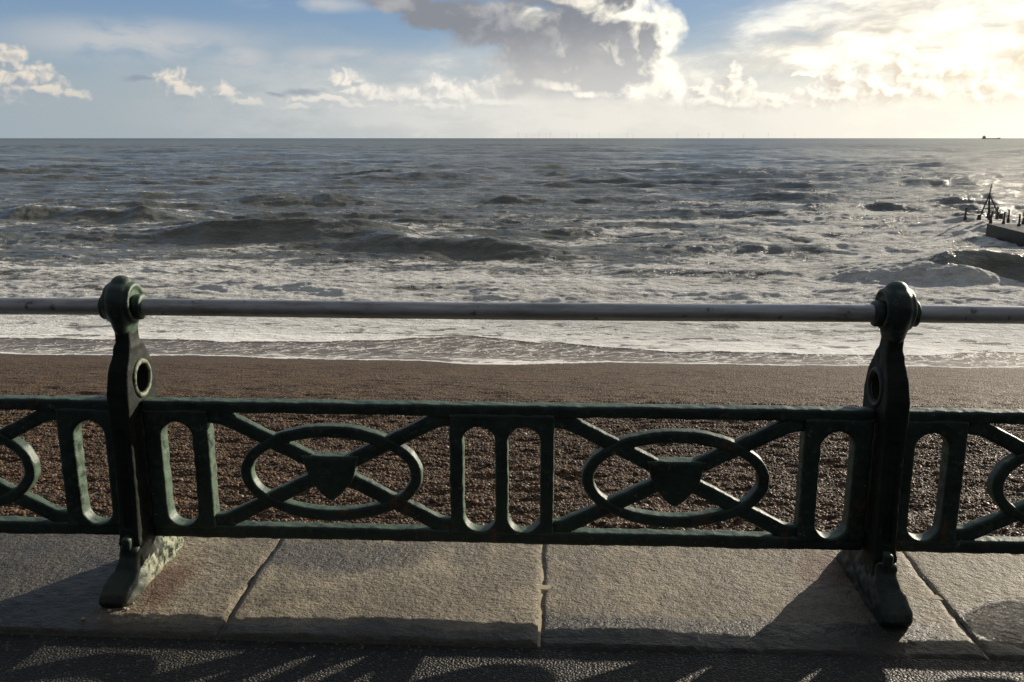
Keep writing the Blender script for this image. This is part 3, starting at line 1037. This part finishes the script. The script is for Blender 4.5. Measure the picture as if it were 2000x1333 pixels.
def f_head(X, Y, Z):
    r = np.hypot(Y, Z - 1.098)
    d = rbox(r - 0.080, np.abs(X) - 0.041, 0.030)
    tip = np.sqrt((X / 0.03) ** 2 + (Y / 0.03) ** 2 + ((Z - 1.172) / 0.022) ** 2) * 0.024 - 0.024
    d = smin(d, tip, 0.015)
    # raised bead round both faces
    bead = np.hypot(r - 0.060, np.abs(X) - 0.041) - 0.009
    d = smin(d, bead, 0.006)
    chin = np.sqrt((X / 0.036) ** 2 + (Y / 0.060) ** 2 + ((Z - 1.02) / 0.05) ** 2) * 0.045 - 0.045
    return smin(d, chin, 0.02)


def f_collar(X, Y, Z):
    return rbox(np.hypot(Y, Z - RZ) - 0.045, np.abs(X - 0.057) - 0.017, 0.008)


def f_roundel(X, Y, Z):
    r = np.hypot(Y - 0.008, (Z - 0.822))
    return np.hypot(r - 0.061, X - 0.036) - 0.0100


def f_lug(X, Y, Z):
    return rbox(rbox(np.abs(X) - 0.017, np.abs(Z - 0.250) - 0.026, 0.012), np.abs(Y + 0.142) - 0.020, 0.010)


post = empty('railing_post', (PX[0], 0, 0))
obj('shaft', field_mesh('shaft', f_shaft, -0.07, 0.07, -0.17, 0.18, -0.02, 1.08, seed=11, mat=m_soot), post)
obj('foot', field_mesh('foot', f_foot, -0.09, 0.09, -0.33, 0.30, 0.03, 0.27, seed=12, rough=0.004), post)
obj('head', field_mesh('head', f_head, -0.075, 0.075, -0.12, 0.12, 0.95, 1.23, seed=13), post)
me_c = field_mesh('collar', f_collar, 0.03, 0.095, -0.07, 0.07, RZ - 0.07, RZ + 0.07, 0.005, 0.001, 14)
o1 = obj('collar', me_c, post)
o2 = obj('collar', me_c, post, (0, 0, 2 * RZ)); o2.rotation_euler = (0, pi, 0)
me_r = field_mesh('roundel', f_roundel, 0.015, 0.06, -0.085, 0.10, 0.73, 0.92, 0.004, 0.0008, 15, m_lit_lichen)
obj('roundel', me_r, post)
o2 = obj('roundel', me_r, post, (0, 0.016, 0)); o2.rotation_euler = (0, 0, pi)
obj('lug', field_mesh('lug', f_lug, -0.04, 0.04, -0.19, -0.10, 0.20, 0.32, 0.005, 0.001, 16), post)
GPO = 'cast iron posts of the promenade railing'
tag(post, 'green cast iron railing post with lichen streaked eye and a pale flaking foot', 'railing post', GPO)
pr2 = copy_tree(post); pr2.location.x = PX[1]
tag(pr2, 'almost black cast iron railing post in silhouette, its foot beside the dark wet stone', 'railing post', GPO)

# ------------------------------------------------------------------ handrail tubes
GH = 'galvanised handrail tubes'
for k, lab in enumerate(['short grey handrail tube left of the left post, running out of the picture',
                         'long grey galvanised handrail tube between the two posts',
                         'short grey handrail tube right of the right post, running out of the picture']):
    xa = PX[0] + SPC * (k - 1) + 0.035; xb = xa + SPC - 0.07
    n_l, n_r = 60, 40
    T, A = np.meshgrid(np.linspace(xa, xb, n_l), np.linspace(0, 2 * pi, n_r, endpoint=False), indexing='ij')
    rad = RR + 0.0005 * fbm(T * 3, A * 0.6, 2, 50 + k)
    sag = -0.004 * np.sin((T - xa) / (xb - xa) * pi)
    V = np.stack([T, rad * np.cos(A), RZ + sag + rad * np.sin(A)], -1).reshape(-1, 3)
    i = np.arange(n_l - 1)[:, None] * n_r; j = np.arange(n_r)[None, :]; j2 = (j + 1) % n_r
    F = np.stack([i + j, i + j2, i + n_r + j2, i + n_r + j], -1).reshape(-1, 4)[:, ::-1]
    o = obj('handrail_tube', mesh_np('handrail_tube', V, F, m_rail))
    tag(o, lab, 'handrail', GH)

# a few loose pebbles thrown up on to the pavement by the left post
def pebble_mesh(seed, r):
    bm = bmesh.new()
    bmesh.ops.create_icosphere(bm, subdivisions=2, radius=1)
    rg = random.Random(seed)
    sx, sy, sz = r * rg.uniform(.8, 1.3), r * rg.uniform(.8, 1.2), r * rg.uniform(.5, .7)
    for v in bm.verts:
        k_ = 1 + 0.12 * float(perlin(np.array(v.co.x * 1.3 + seed), np.array(v.co.y * 1.3 + v.co.z), seed))
        v.co = Vector((v.co.x * sx * k_, v.co.y * sy * k_, v.co.z * sz * k_))
    return bm_mesh('pebble', bm, m_mortar, True)


rg = random.Random(4)
for k in range(13):
    xx = -1.50 + rg.gauss(0.03, 0.09); yy = -0.30 + rg.gauss(-0.01, 0.045)
    r = rg.uniform(0.004, 0.008)
    o = obj('pebble', pebble_mesh(k, r), None, (xx, min(yy, -0.25), PZ + 0.009 + r * 0.3))
    tag(o, 'tiny pale pebble lying on the rusty damp stone before the left post', 'pebble', 'pebbles by the left post')

# ------------------------------------------------------------------ beach
def beach_z(x, y):
    z = np.interp(y, [-5, 0.4, 3.2, 9, 16.8, 22.0, 26.5, 40, 90], [-2.0, -2.0, -2.05, -2.95, -4.12, -4.93, -5.62, -6.75, -9.5])
    return z


NA, NR = 900, 620
yr = np.concatenate([np.linspace(0.42, 3.0, 30), np.linspace(3.0, 30.0, NR - 30)[1:]])
ta = np.linspace(-0.80, 0.78, NA)
Yb, Tb = np.meshgrid(yr, ta, indexing='ij')
Xb = Tb * (Yb + 3.0)
dip = fbm(Xb * 0.9, Yb * 2.6, 4, 101)
ridg = np.maximum(0, fbm(Xb * 1.3, Yb * 5.2, 3, 121) - 0.05)
foot = np.maximum(0, fbm(Xb * 2.2, Yb * 3.4, 3, 105) - 0.12)
Zb = beach_z(Xb, Yb) + 0.10 * dip * sstep(Yb, 22, 13) - 0.10 * ridg * sstep(Yb, 19, 11) - 0.16 * foot * sstep(Yb, 18.5, 12) + 0.010 * fbm(Xb * 9, Yb * 9, 2, 109) * sstep(Yb, 24, 18) + 0.035 * fbm(Xb * 1.1, Yb * 3.4, 3, 111) * sstep(Yb, 24.0, 22.0) * sstep(Yb, 12, 16)
me = mesh_np('beach', np.stack([Xb, Yb, Zb], -1).reshape(-1, 3), grid_faces(NR - 1 if False else len(yr), NA), m_shingle)
o = obj('beach', me); tag(o, kind='structure')

# loose pebbles over the near shingle: points that a small node tree turns into stones
rngp = np.random.default_rng(5)
NP = 210000
py_ = 3.0 + (rngp.random(NP) ** 0.75) * 12.5
px_ = (rngp.random(NP) * 1.50 - 0.76) * (py_ + 3.0)
dipp = fbm(px_ * 0.9, py_ * 2.6, 4, 101)
ridp = np.maximum(0, fbm(px_ * 1.3, py_ * 5.2, 3, 121) - 0.05)
footp = np.maximum(0, fbm(px_ * 2.2, py_ * 3.4, 3, 105) - 0.12)
pz_ = beach_z(px_, py_) + 0.10 * dipp * sstep(py_, 22, 13) - 0.10 * ridp * sstep(py_, 19, 11) - 0.16 * footp * sstep(py_, 18.5, 12) + 0.010 * fbm(px_ * 9, py_ * 9, 2, 109)
me = bpy.data.meshes.new('loose_shingle')
me.vertices.add(NP)
me.vertices.foreach_set('co', np.stack([px_, py_, pz_ + 0.035 * fbm(px_ * 1.1, py_ * 3.4, 3, 111) * sstep(py_, 12, 16) + 0.004], -1).astype(np.float32).ravel())
sz_ = np.clip(rngp.lognormal(math.log(0.0130), 0.36, NP), 0.008, 0.05)
at = me.attributes.new('size', 'FLOAT', 'POINT'); at.data.foreach_set('value', sz_.astype(np.float32))
me.materials.append(m_pebble)
o = obj('loose_shingle', me)
tag(o, 'loose wet brown pebbles covering the upper beach behind the railing', 'shingle', None, 'stuff')
ng = bpy.data.node_groups.new('pebbles', 'GeometryNodeTree')
ng.interface.new_socket('Geometry', in_out='INPUT', socket_type='NodeSocketGeometry')
ng.interface.new_socket('Geometry', in_out='OUTPUT', socket_type='NodeSocketGeometry')
gi = ng.nodes.new('NodeGroupInput'); go = ng.nodes.new('NodeGroupOutput')
ico = ng.nodes.new('GeometryNodeMeshIcoSphere'); ico.inputs['Radius'].default_value = 1.0; ico.inputs['Subdivisions'].default_value = 2
ss = ng.nodes.new('GeometryNodeSetShadeSmooth')
sm_ = ng.nodes.new('GeometryNodeSetMaterial'); sm_.inputs['Material'].default_value = m_pebble
iop = ng.nodes.new('GeometryNodeInstanceOnPoints')
na = ng.nodes.new('GeometryNodeInputNamedAttribute'); na.data_type = 'FLOAT'; na.inputs['Name'].default_value = 'size'
rs_ = ng.nodes.new('FunctionNodeRandomValue'); rs_.data_type = 'FLOAT_VECTOR'
rs_.inputs[0].default_value = (0.75, 0.75, 0.42); rs_.inputs[1].default_value = (1.45, 1.2, 0.85)
mul = ng.nodes.new('ShaderNodeVectorMath'); mul.operation = 'SCALE'
rr_ = ng.nodes.new('FunctionNodeRandomValue'); rr_.data_type = 'FLOAT_VECTOR'
rr_.inputs[0].default_value = (-0.5, -0.5, 0); rr_.inputs[1].default_value = (0.5, 0.5, 6.28)
rr_.inputs['Seed'].default_value = 3
L = ng.links.new
L(gi.outputs[0], iop.inputs['Points']); L(ico.outputs[0], ss.inputs[0]); L(ss.outputs[0], sm_.inputs[0])
L(sm_.outputs[0], iop.inputs['Instance'])
L(rs_.outputs[0], mul.inputs[0]); L(na.outputs[0], mul.inputs['Scale']); L(mul.outputs[0], iop.inputs['Scale'])
L(rr_.outputs[0], iop.inputs['Rotation']); L(iop.outputs[0], go.inputs[0])
md = o.modifiers.new('pebbles', 'NODES'); md.node_group = ng

# ------------------------------------------------------------------ sea
SEA = -6.0
CZ = 7.66
ys_l = [23.2]
while ys_l[-1] < 14000:
    Yc = ys_l[-1] + 3
    ys_l.append(ys_l[-1] + max(0.085, 0.27 * Yc * Yc / (CZ * 887)))
ys_l.append(60000)
yr = np.array(ys_l)
NA = 1150
ta = np.linspace(-0.80, 0.78, NA)
Y, T = np.meshgrid(yr, ta, indexing='ij')
X = T * (Y + 3.0)
dYr = np.gradient(yr)[:, None] * np.ones_like(T)
dXr = (Y + 3) * (ta[1] - ta[0])
rngw = np.random.default_rng(21)
H = np.zeros_like(X); DX = np.zeros_like(X); DY = np.zeros_like(X)
NW = 110
grp = 0.65 + 0.75 * sstep(fbm(X / 45, Y / 60, 2, 300), -0.25, 0.4)
for k in range(NW):
    lam = math.exp(rngw.uniform(math.log(1.3), math.log(34)))
    th = rngw.normal(0.05, 0.15 if lam > 8 else 0.42)
    kx, ky = math.sin(th) * 2 * pi / lam, -math.cos(th) * 2 * pi / lam
    A = 0.0150 * lam ** 0.50
    ph = rngw.uniform(0, 2 * pi)
    att = sstep(np.full_like(Y, lam), 1.8 * dYr, 3.6 * dYr)
    arg = kx * X + ky * Y + ph
    H += A * att * np.cos(arg)
    q_ = 0.9 * A * att * np.sin(arg)
    DX += -math.sin(th) * q_; DY += math.cos(th) * q_
# longer seas farther out, where only their fronts show
Hf = np.zeros_like(X)
for k in range(34):
    lam = math.exp(rngw.uniform(math.log(26), math.log(170)))
    th = rngw.normal(0.05, 0.36)
    kx, ky = math.sin(th) * 2 * pi / lam, -math.cos(th) * 2 * pi / lam
    att = sstep(np.full_like(Y, lam), 1.8 * dYr, 3.6 * dYr)
    Hf += 0.0042 * lam * att * np.cos(kx * X + ky * Y + rngw.uniform(0, 2 * pi))
Hf = Hf * sstep(Y, 130, 420) * sstep(-Y, -6000, -2500)
near_damp = (sstep(Y, 30, 70) * 0.6 + 0.15) + 0.45 * sstep(Y, 100, 170)
rms = np.sqrt(np.mean(H[(Y > 60) & (Y < 120)] ** 2))
H = H / rms * 0.20
H = 0.55 * np.tanh(H / 0.55)
H = (H + 0.5 * np.maximum(H, 0) ** 2) * (0.75 + 0.35 * grp) * near_damp + Hf * 0.7
gq = 0.17 / rms * near_damp
DX = DX * gq; DY = DY * gq

# lines of sea running in: each crest is cut into short uneven lengths
LAM = 6.0 + 0.045 * Y
Yw = Y + 3.2 * fbm(X / 26, Y / 45, 2, 700) + 1.0 * fbm(X / 8, Y / 24, 2, 703) - 0.05 * X
sc_ = np.log1p(0.045 * np.maximum(Yw, 1.0) / 6.0) / 0.045
nn = np.floor(sc_ + 0.5)
dd = (sc_ - nn) * LAM
m_ = fbm(X / (2.3 * LAM) + nn * 7.7, nn * 3.137, 2, 710)
m_ = sstep(m_, -0.22, 0.55) * (0.75 + 0.7 * fbm(X / (0.5 * LAM) + nn * 5.1, nn * 1.7, 3, 713))
pf = np.where(dd < 0, np.exp(-(dd / (0.135 * LAM)) ** 2), 0.62 * np.exp(-(dd / (0.21 * LAM)) ** 2) + 0.38 * np.exp(-np.abs(dd) / (0.07 * LAM)))
amp_t = np.minimum(0.080 * LAM, 1.5) * sstep(0.13 * LAM, 0.30 * dYr, 0.9 * dYr) * sstep(Y, 36, 52)
H = H + amp_t * m_ * pf
t_front = m_ * np.exp(-((dd + 0.10 * LAM) / (0.12 * LAM)) ** 2) * sstep(Y, 38, 50)
t_crest = sstep(m_, 0.45, 0.85) * np.exp(-((dd - 0.01 * LAM) / (0.05 * LAM)) ** 2)
t_back = m_ * np.exp(-((dd - 0.22 * LAM) / (0.16 * LAM)) ** 2)

def ridged(sx, sy, sd):
    return 0.28 - np.abs(fbm(X / sx + 0.3 * fbm(X / sx, Y / sy, 2, sd + 7), Y / sy, 3, sd))


H = H + 0.24 * ridged(2.6, 1.5, 740) * sstep(Y, 36, 52) * sstep(-Y, -150, -80)
H = H + 0.38 * ridged(6.5, 3.8, 750) * sstep(Y, 50, 85) * sstep(-Y, -420, -200)
H = H + 0.95 * ridged(17.0, 11.0, 760) * sstep(Y, 120, 220) * sstep(-Y, -1300, -600)
# single larger waves: (x0, x1, y at x0, y at x1, height, front width, back width)
WV = [(-34, -7, 68, 62, 1.05, 2.2, 6.0), (-17, 2.5, 62, 55.5, 1.15, 1.9, 5.0), (-62, -30, 84, 80, 1.5, 2.8, 8.0), (-44, -16, 104, 100, 1.25, 2.8, 8.0),
      (13, 48, 48.0, 45.0, 3.3, 1.6, 4.5), (0.5, 17, 49.0, 47.0, 0.65, 1.2, 3.6), (5, 17, 66, 62, 0.95, 2.0, 5.0), (19, 41, 114, 112, 1.5, 3.0, 9.0),
      (6, 16, 90, 86, 0.8, 2.0, 6.0), (-46, -8, 172, 168, 2.0, 4.5, 12.0), (2, 18, 172, 170, 1.9, 4, 12), (48, 78, 150, 150, 1.7, 4, 12), (62, 100, 205, 200, 1.8, 5, 14),
      (46, 72, 128, 128, 1.0, 3, 9), (24, 36, 52, 51, 0.55, 1.4, 4), (-30, -12, 43.5, 42.0, 0.35, 0.8, 2.5), (-12, 8, 41.5, 41, 0.32, 0.8, 2.5)]
bface = np.zeros_like(X); front = np.zeros_like(X); crest_foam = np.zeros_like(X); back_foam = np.zeros_like(X)
for wi, (x0, x1, ya, yb_, hh_, wf, wb) in enumerate(WV):
    t = (X - x0) / (x1 - x0)
    y0 = ya + (yb_ - ya) * t + 1.6 * wf * 0.5 * fbm(X / 7 + wi * 9, X * 0 + wi, 2, 400 + wi)
    env = sstep(t, 0.0, 0.35) * sstep(-t, -1.0, -0.65) * (0.82 + 0.35 * fbm(X / 6 + wi * 3, X * 0 + wi * 2.0, 2, 430 + wi))
    d = Y - y0
    prof = np.where(d < 0, np.exp(-(d / wf) ** 2), np.exp(-(d / wb) ** 2))
    prof = np.where(d < 0, prof, 0.6 * prof + 0.4 * np.exp(-np.abs(d) / (0.5 * wb)))
    H += (0.85 if wi in (0, 1, 2, 3) else 0.60) * hh_ * env * prof + 0.10 * env * prof * fbm(X / 1.3, Y / 0.8, 3, 800 + wi)
    fr = env * np.exp(-((d + wf * 0.75) / (wf * 0.95)) ** 2)
    front = np.maximum(front, fr)
    if wi == 4:
        bface = env * np.exp(-((d + 1.9) / 1.7) ** 2) * sstep(X, 21.8, 24.5)
    crest_foam = np.maximum(crest_foam, env * np.exp(-((d - 0.1 * wf) / (0.35 * wf)) ** 2) * sstep(fbm(X / 3 + wi * 5, Y / 3, 3, 460 + wi), -0.05, 0.35))
    back_foam = np.maximum(back_foam, env * np.exp(-((d - wb * 0.8) / (wb * 0.7)) ** 2))

# breaking lobes on the right hand breaker
lobe = np.zeros_like(X)
for (lx, ly, lr, lh) in [(19.6, 45.6, 1.5, 0.55), (22.3, 44.9, 1.7, 0.65), (16.8, 46.3, 1.3, 0.3)]:
    q_ = np.exp(-(((X - lx) / lr) ** 2 + ((Y - ly) / 0.9) ** 2))
    H += lh * q_
    lobe = np.maximum(lobe, q_)
H += lobe * (0.30 * (0.3 - np.abs(fbm(X / 0.9, Y / 0.7, 3, 850))) + 0.10 * fbm(X / 0.35, Y / 0.3, 2, 851))

# foam
n_a = fbm(X / 9, Y / 6, 4, 500)
n_b = fbm(X / 2.6, Y / 1.7, 4, 510)
surf = sstep(-Y, -70, -37) * 1.02
right = sstep(X / (Y + 3), -0.02, 0.35)
surf2 = 0.62 * sstep(-Y, -135, -55) * (0.45 + 0.75 * right) + 0.26 * sstep(-Y, -300, -100) * (0.25 + 0.75 * right)
foam = np.maximum(surf * (0.80 + 0.35 * n_a), surf2 * (0.72 + 1.7 * n_a))
foam += 0.25 * n_b * (foam > 0.05) + 0.12 * n_a
foam += 0.30 * back_foam * sstep(-Y, -140, -60) + 0.45 * crest_foam
foam -= bface * (0.55 + 0.6 * fbm(X / 1.2 + Y * 0.5, Y / 0.8, 3, 870))
foam -= 0.42 * front * (1 - 0.5 * sstep(-Y, -44, -40)) + 0.36 * t_front
foam += 0.30 * t_back * sstep(-Y, -170, -70) + 0.55 * t_crest * sstep(-Y, -260, -90) * sstep(n_a, -0.15, 0.2)
slope = np.gradient(H, axis=0) / np.maximum(dYr, 1e-3)
foam += 0.35 * sstep(H, 0.7, 1.2) * (Y < 300) * sstep(n_a, -0.1, 0.25) * sstep(n_b, 0.0, 0.4)
foam = np.maximum(foam, 1.25 * sstep(lobe, 0.25, 0.7))
foam = np.where(Y < 39, np.maximum(foam, 0.80 + 0.25 * n_b), foam) - 0.15 * bface

tip = np.exp(-(((X - 36.4) / 3.0) ** 2 + ((Y - 75.5) / 2.6) ** 2))
H += 0.62 * tip + 0.30 * np.exp(-(((X - 33.4) / 1.2) ** 2 + ((Y - 67.0) / 5.0) ** 2))
foam += 0.9 * np.exp(-(((X - 34.5) / 3.0) ** 2 + ((Y - 70.0) / 6.0) ** 2))
# rough white water
rough_w = sstep(foam, 0.4, 0.9) * sstep(Y, 31, 36)
H += rough_w * (0.08 * fbm(X / 0.9, Y / 0.6, 3, 520) + 0.16 * (0.3 - np.abs(fbm(X / 4.5, Y / 1.5, 3, 530)))) * sstep(-Y, -90, -45)

churn = np.exp(-((Y - 40.5 - 0.8 * fbm(X / 5, X * 0 + 4.0, 2, 860)) / 2.4) ** 2)
churn = churn * (0.35 + 0.65 * sstep(fbm(X / 6.5, Y / 4.0, 3, 866), -0.2, 0.35))
H += churn * (0.15 * (0.3 - np.abs(fbm(X / 1.7, Y / 0.9, 4, 861))) + 0.30 * fbm(X / 4.2, Y / 1.3, 4, 862) + 0.25)
foam += churn * (0.20 + 0.45 * fbm(X / 2.6, Y / 0.9, 4, 863))
# shore: bore front and thin swash sheet on the beach
xn = X
swash_y = 24.3 + 0.9 * fbm(X / 6.0, X * 0 + 2.0, 3, 600) + 0.25 * fbm(X / 1.2, X * 0, 2, 601) + 0.9 * sstep(-X, 3.0, 14.0) - 0.75 * np.exp(-((X + 1.7) / 1.8) ** 2)
bore_y = 29.2 + 1.5 * fbm(X / 7.0, X * 0 + 9.0, 3, 610) + 0.35 * fbm(X / 1.6, X * 0, 3, 611) - 1.6 * sstep(X, 0.0, 6.0) + 1.2 * np.exp(-((X + 3.5) / 2.4) ** 2)
zb = beach_z(X, Y)
t_b = sstep(Y - bore_y, -0.04, 0.14)
sheet_z = zb + 0.012 + 0.010 * fbm(X * 2, Y * 2, 2, 620)
sea_z = SEA + H
low_z = zb + 0.045 + 0.05 * sstep(Y - bore_y, 0, 2.0) + 0.03 * fbm(X * 0.9, Y * 1.3, 3, 630)
shore_z = low_z + np.maximum(0, SEA + 0.25 + H * sstep(Y, 30, 40) - low_z) * sstep(Y - bore_y, 0.3, 6.0)
mixs = sstep(Y, 33, 40)
Zs = np.where(t_b < 1, sheet_z * (1 - t_b) + shore_z * t_b, shore_z * (1 - mixs) + np.maximum(sea_z, zb + 0.1) * mixs)
Zs = np.where(Y < swash_y, zb - 0.08, Zs)
film = (1 - t_b) * (0.35 + 0.65 * sstep(-(Y - swash_y), -0.55, -0.05)) + 0.0
edge_line = np.exp(-((Y - swash_y - 0.10) / 0.14) ** 2)
film = np.where(t_b < 0.99, np.maximum(film, 0.06), 0)
film = np.where(t_b < 0.99, film + 0.9 * edge_line, 0)
tongue = 1.3 * np.exp(-((X + 1.7) / 1.5) ** 4) * sstep(-(Y - swash_y), -0.65, -0.35)
patch = 0.55 * np.exp(-((X + 1.6) / 2.6) ** 2 - ((Y - 25.2) / 1.2) ** 2) + 0.4 * sstep(fbm(X / 3, Y / 1.6, 3, 640), 0.05, 0.5)
film = np.where(t_b < 0.99, film + patch * 0.6 + tongue, 0)
foam = np.where(t_b < 0.99, foam * t_b * 0.0, foam)
foam = np.where((t_b >= 0.99) & (Y < 33), 0.84 + 0.75 * fbm(X / 3.0, Y / 0.9, 4, 650) - 0.30 * sstep(-np.abs(fbm(X / 4.0 + 0.15 * Y, Y / 1.3, 3, 655)), -0.05, 0.0), foam)
far = Y > 20000
H = np.where(far, 0, H); Zs = np.where(far, SEA, Zs)
XX = X + DX * sstep(Y, 34, 45); YY = Y + DY * sstep(Y, 34, 45)
XX = np.where(far, X, XX); YY = np.where(far, Y, YY)
me = mesh_np('sea', np.stack([XX, YY, Zs], -1).reshape(-1, 3), grid_faces(len(yr), NA), m_sea)
for nm, arr in (('foam', np.clip(foam, 0, 1.6)), ('film', np.clip(film, 0, 3.0)), ('calm', front)):
    at = me.attributes.new(nm, 'FLOAT', 'POINT')
    at.data.foreach_set('value', arr.astype(np.float32).ravel())
o = obj('sea', me); tag(o, kind='structure')

# ------------------------------------------------------------------ groyne with its beacon
GZ = -4.95
bm = bmesh.new()
pts_l = [(31.6, 24.0), (33.65, 62.4), (34.55, 69.9), (35.2, 71.2), (35.6, 76.6)]
pts_r = [(34.6, 24.0), (36.7, 62.4), (37.6, 69.6), (39.0, 71.6), (39.6, 77.8)]
Lt = [bm.verts.new((x, y, GZ - (0.0 if k < 2 else (0.05 if k == 2 else 1.3)))) for k, (x, y) in enumerate(pts_l)]
Rt = [bm.verts.new((x, y, GZ - (0.0 if k < 2 else (0.05 if k == 2 else 1.3)))) for k, (x, y) in enumerate(pts_r)]
Lb = [bm.verts.new((v.co.x - 0.05, v.co.y, -9.5)) for v in Lt]
Rb = [bm.verts.new((v.co.x + 0.35, v.co.y, -9.5)) for v in Rt]
for k in range(4):
    bm.faces.new((Lt[k], Rt[k], Rt[k + 1], Lt[k + 1]))
    bm.faces.new((Lt[k], Lt[k + 1], Lb[k + 1], Lb[k]))
    bm.faces.new((Rt[k], Rb[k], Rb[k + 1], Rt[k + 1]))
bm.faces.new((Lt[4], Rt[4], Rb[4], Lb[4])); bm.faces.new((Lt[0], Lb[0], Rb[0], Rt[0]))
o = obj('groyne', bm_mesh('groyne', bm, m_conc))
tag(o, 'dark wet concrete groyne running out into the waves at the right', 'groyne')

beacon = empty('beacon', (37.0, 75.0, GZ))
tag(beacon, 'rusty four legged pyramid beacon with a mast on the end of the groyne', 'beacon')
apex = Vector((-0.12, 0, 1.95))
for (lx, ly) in ((-1.05, -0.6), (-0.28, -0.9), (0.35, 0.75), (1.35, 0.6)):
    bm = bmesh.new()
    tube(bm, [(lx, ly, -0.15), apex], [0.065, 0.05], 8)
    lg = obj('leg', bm_mesh('leg', bm, m_rust), beacon)
    bm = bmesh.new()
    tube(bm, [(lx, ly, -0.15), (lx + 0.03, ly, 0.30)], [0.20, 0.13], 8)
    obj('leg_shoe', bm_mesh('leg_shoe', bm, m_rust), lg)
bm = bmesh.new(); tube(bm, [apex - Vector((0, 0, 0.15)), apex + Vector((0.07, 0, 0.85))], [0.055, 0.04], 8)
obj('mast', bm_mesh('mast', bm, m_rust), beacon)
f_ = 0.40
q4 = [Vector((lx, ly, 0)) * (1 - f_) + apex * f_ for (lx, ly) in ((-1.05, -0.6), (-0.28, -0.9), (1.35, 0.6), (0.35, 0.75))]
bm = bmesh.new()
for a in range(4):
    tube(bm, [q4[a], q4[(a + 1) % 4]], 0.03, 6)
obj('brace_ring', bm_mesh('brace_ring', bm, m_rust), beacon)

GB = 'iron stanchions along the groyne'
st = [((34.9, 74.6), 'lone short iron stanchion at the far left tip of the groyne'),
      ((35.48, 71.3), 'iron stanchion just right of the beacon mast, at the corner of the groyne'),
      ((35.86, 69.97), 'iron stanchion on the near edge of the groyne, second right of the beacon'),
      ((36.01, 67.85), 'iron stanchion on the near edge of the groyne, by the right edge of the picture'),
      ((37.36, 72.3), 'iron stanchion on the far edge of the groyne, behind the one nearest the beacon'),
      ((37.19, 69.6), 'iron stanchion on the far edge of the groyne, at the very edge of the picture'),
      ((38.08, 75.75), 'iron stanchion standing behind the right legs of the beacon')]
bm = bmesh.new()
tube(bm, [(0, 0, -0.2), (0, 0, 0.12), (0.0, 0, 0.16), (0.02, 0, 0.82)], [0.14, 0.125, 0.075, 0.06], 10)
box(bm, -0.07, 0.11, -0.07, 0.07, 0.80, 0.88)
me_s = bm_mesh('stanchion', bm, m_rust)
for (q_, lab) in st:
    o = obj('stanchion', me_s, None, (q_[0], q_[1], GZ)); tag(o, lab, 'stanchion', GB)
    o.rotation_euler = (random.uniform(-.04, .04), random.uniform(-.04, .04), random.uniform(0, 3))
bm = bmesh.new(); tube(bm, [(34.9, 74.6, GZ + 0.55), (36.0, 74.35, GZ + 0.5)], 0.03, 6)
o = obj('groyne_rail', bm_mesh('groyne_rail', bm, m_rust))
tag(o, 'thin rusty rail between the lone stanchion and the beacon leg', 'rail')

# ------------------------------------------------------------------ far out: cargo ship and wind farm
bm = bmesh.new()
SL = 150.0
prof_h = [(-75, 0), (-77, 7), (60, 7), (62, 9.5), (78, 10), (71, 0)]
va = [bm.verts.new((x, -11, z)) for x, z in prof_h]; vb = [bm.verts.new((x, 11, z)) for x, z in prof_h]
bm.faces.new(va); bm.faces.new(vb[::-1])
for k in range(6):
    bm.faces.new((va[k], va[(k + 1) % 6], vb[(k + 1) % 6], vb[k]))
ship = empty('cargo_ship', (0, 0, SEA))
tag(ship, 'distant grey cargo ship on the horizon at the right', 'ship')
obj('hull', bm_mesh('hull', bm, m_ship), ship)
bm = bmesh.new(); box(bm, -72, -50, -9, 9, 7.01, 20); box(bm, -70, -54, -10.5, 10.5, 20.01, 24)
obj('superstructure', bm_mesh('superstructure', bm, m_ship), ship)
bm = bmesh.new(); box(bm, -66, -60, -3, 3, 24.01, 31)
obj('funnel', bm_mesh('funnel', bm, m_ship), ship)
bm = bmesh.new(); tube(bm, [(58, 0, 7), (58, 0, 18)], 1.3, 8)
obj('mast', bm_mesh('mast', bm, m_ship), ship)
SD = 8200.0
ship.location = (SD * math.tan(0.4375), SD, SEA)

bm = bmesh.new()
tube(bm, [(0, 0, 0), (0, 0, 72)], [1.0, 0.8], 8)
box(bm, -1.6, 1.6, -5, 5, 71, 74.5)
for a in (20, 140, 260):
    t = radians(a)
    tube(bm, [(0, -6, 73), (sin(t) * 12, -6, 73 + cos(t) * 12), (sin(t) * 40, -6, 73 + cos(t) * 40)], [0.4, 0.5, 0.2], 6)
me_t = bm_mesh('wind_turbine', bm, m_turb)
k = 0
for pxl in (1012, 1028, 1043, 1052, 1066, 1075, 1110, 1126, 1138, 1150, 1170, 1225, 1236, 1322, 1364, 1384, 1412, 1452, 1500, 1552):
    D_ = 13000 + 900 * ((k * 7) % 5)
    a_ = math.atan((pxl - 1000) / 1778.5) - 0.047
    o = obj('wind_turbine', me_t, None, (D_ * math.tan(a_), D_, SEA)); k += 1
    tag(o, 'tiny faint wind turbine on the far horizon, between the middle and the ship', 'wind turbine', 'wind turbines of the far offshore farm')
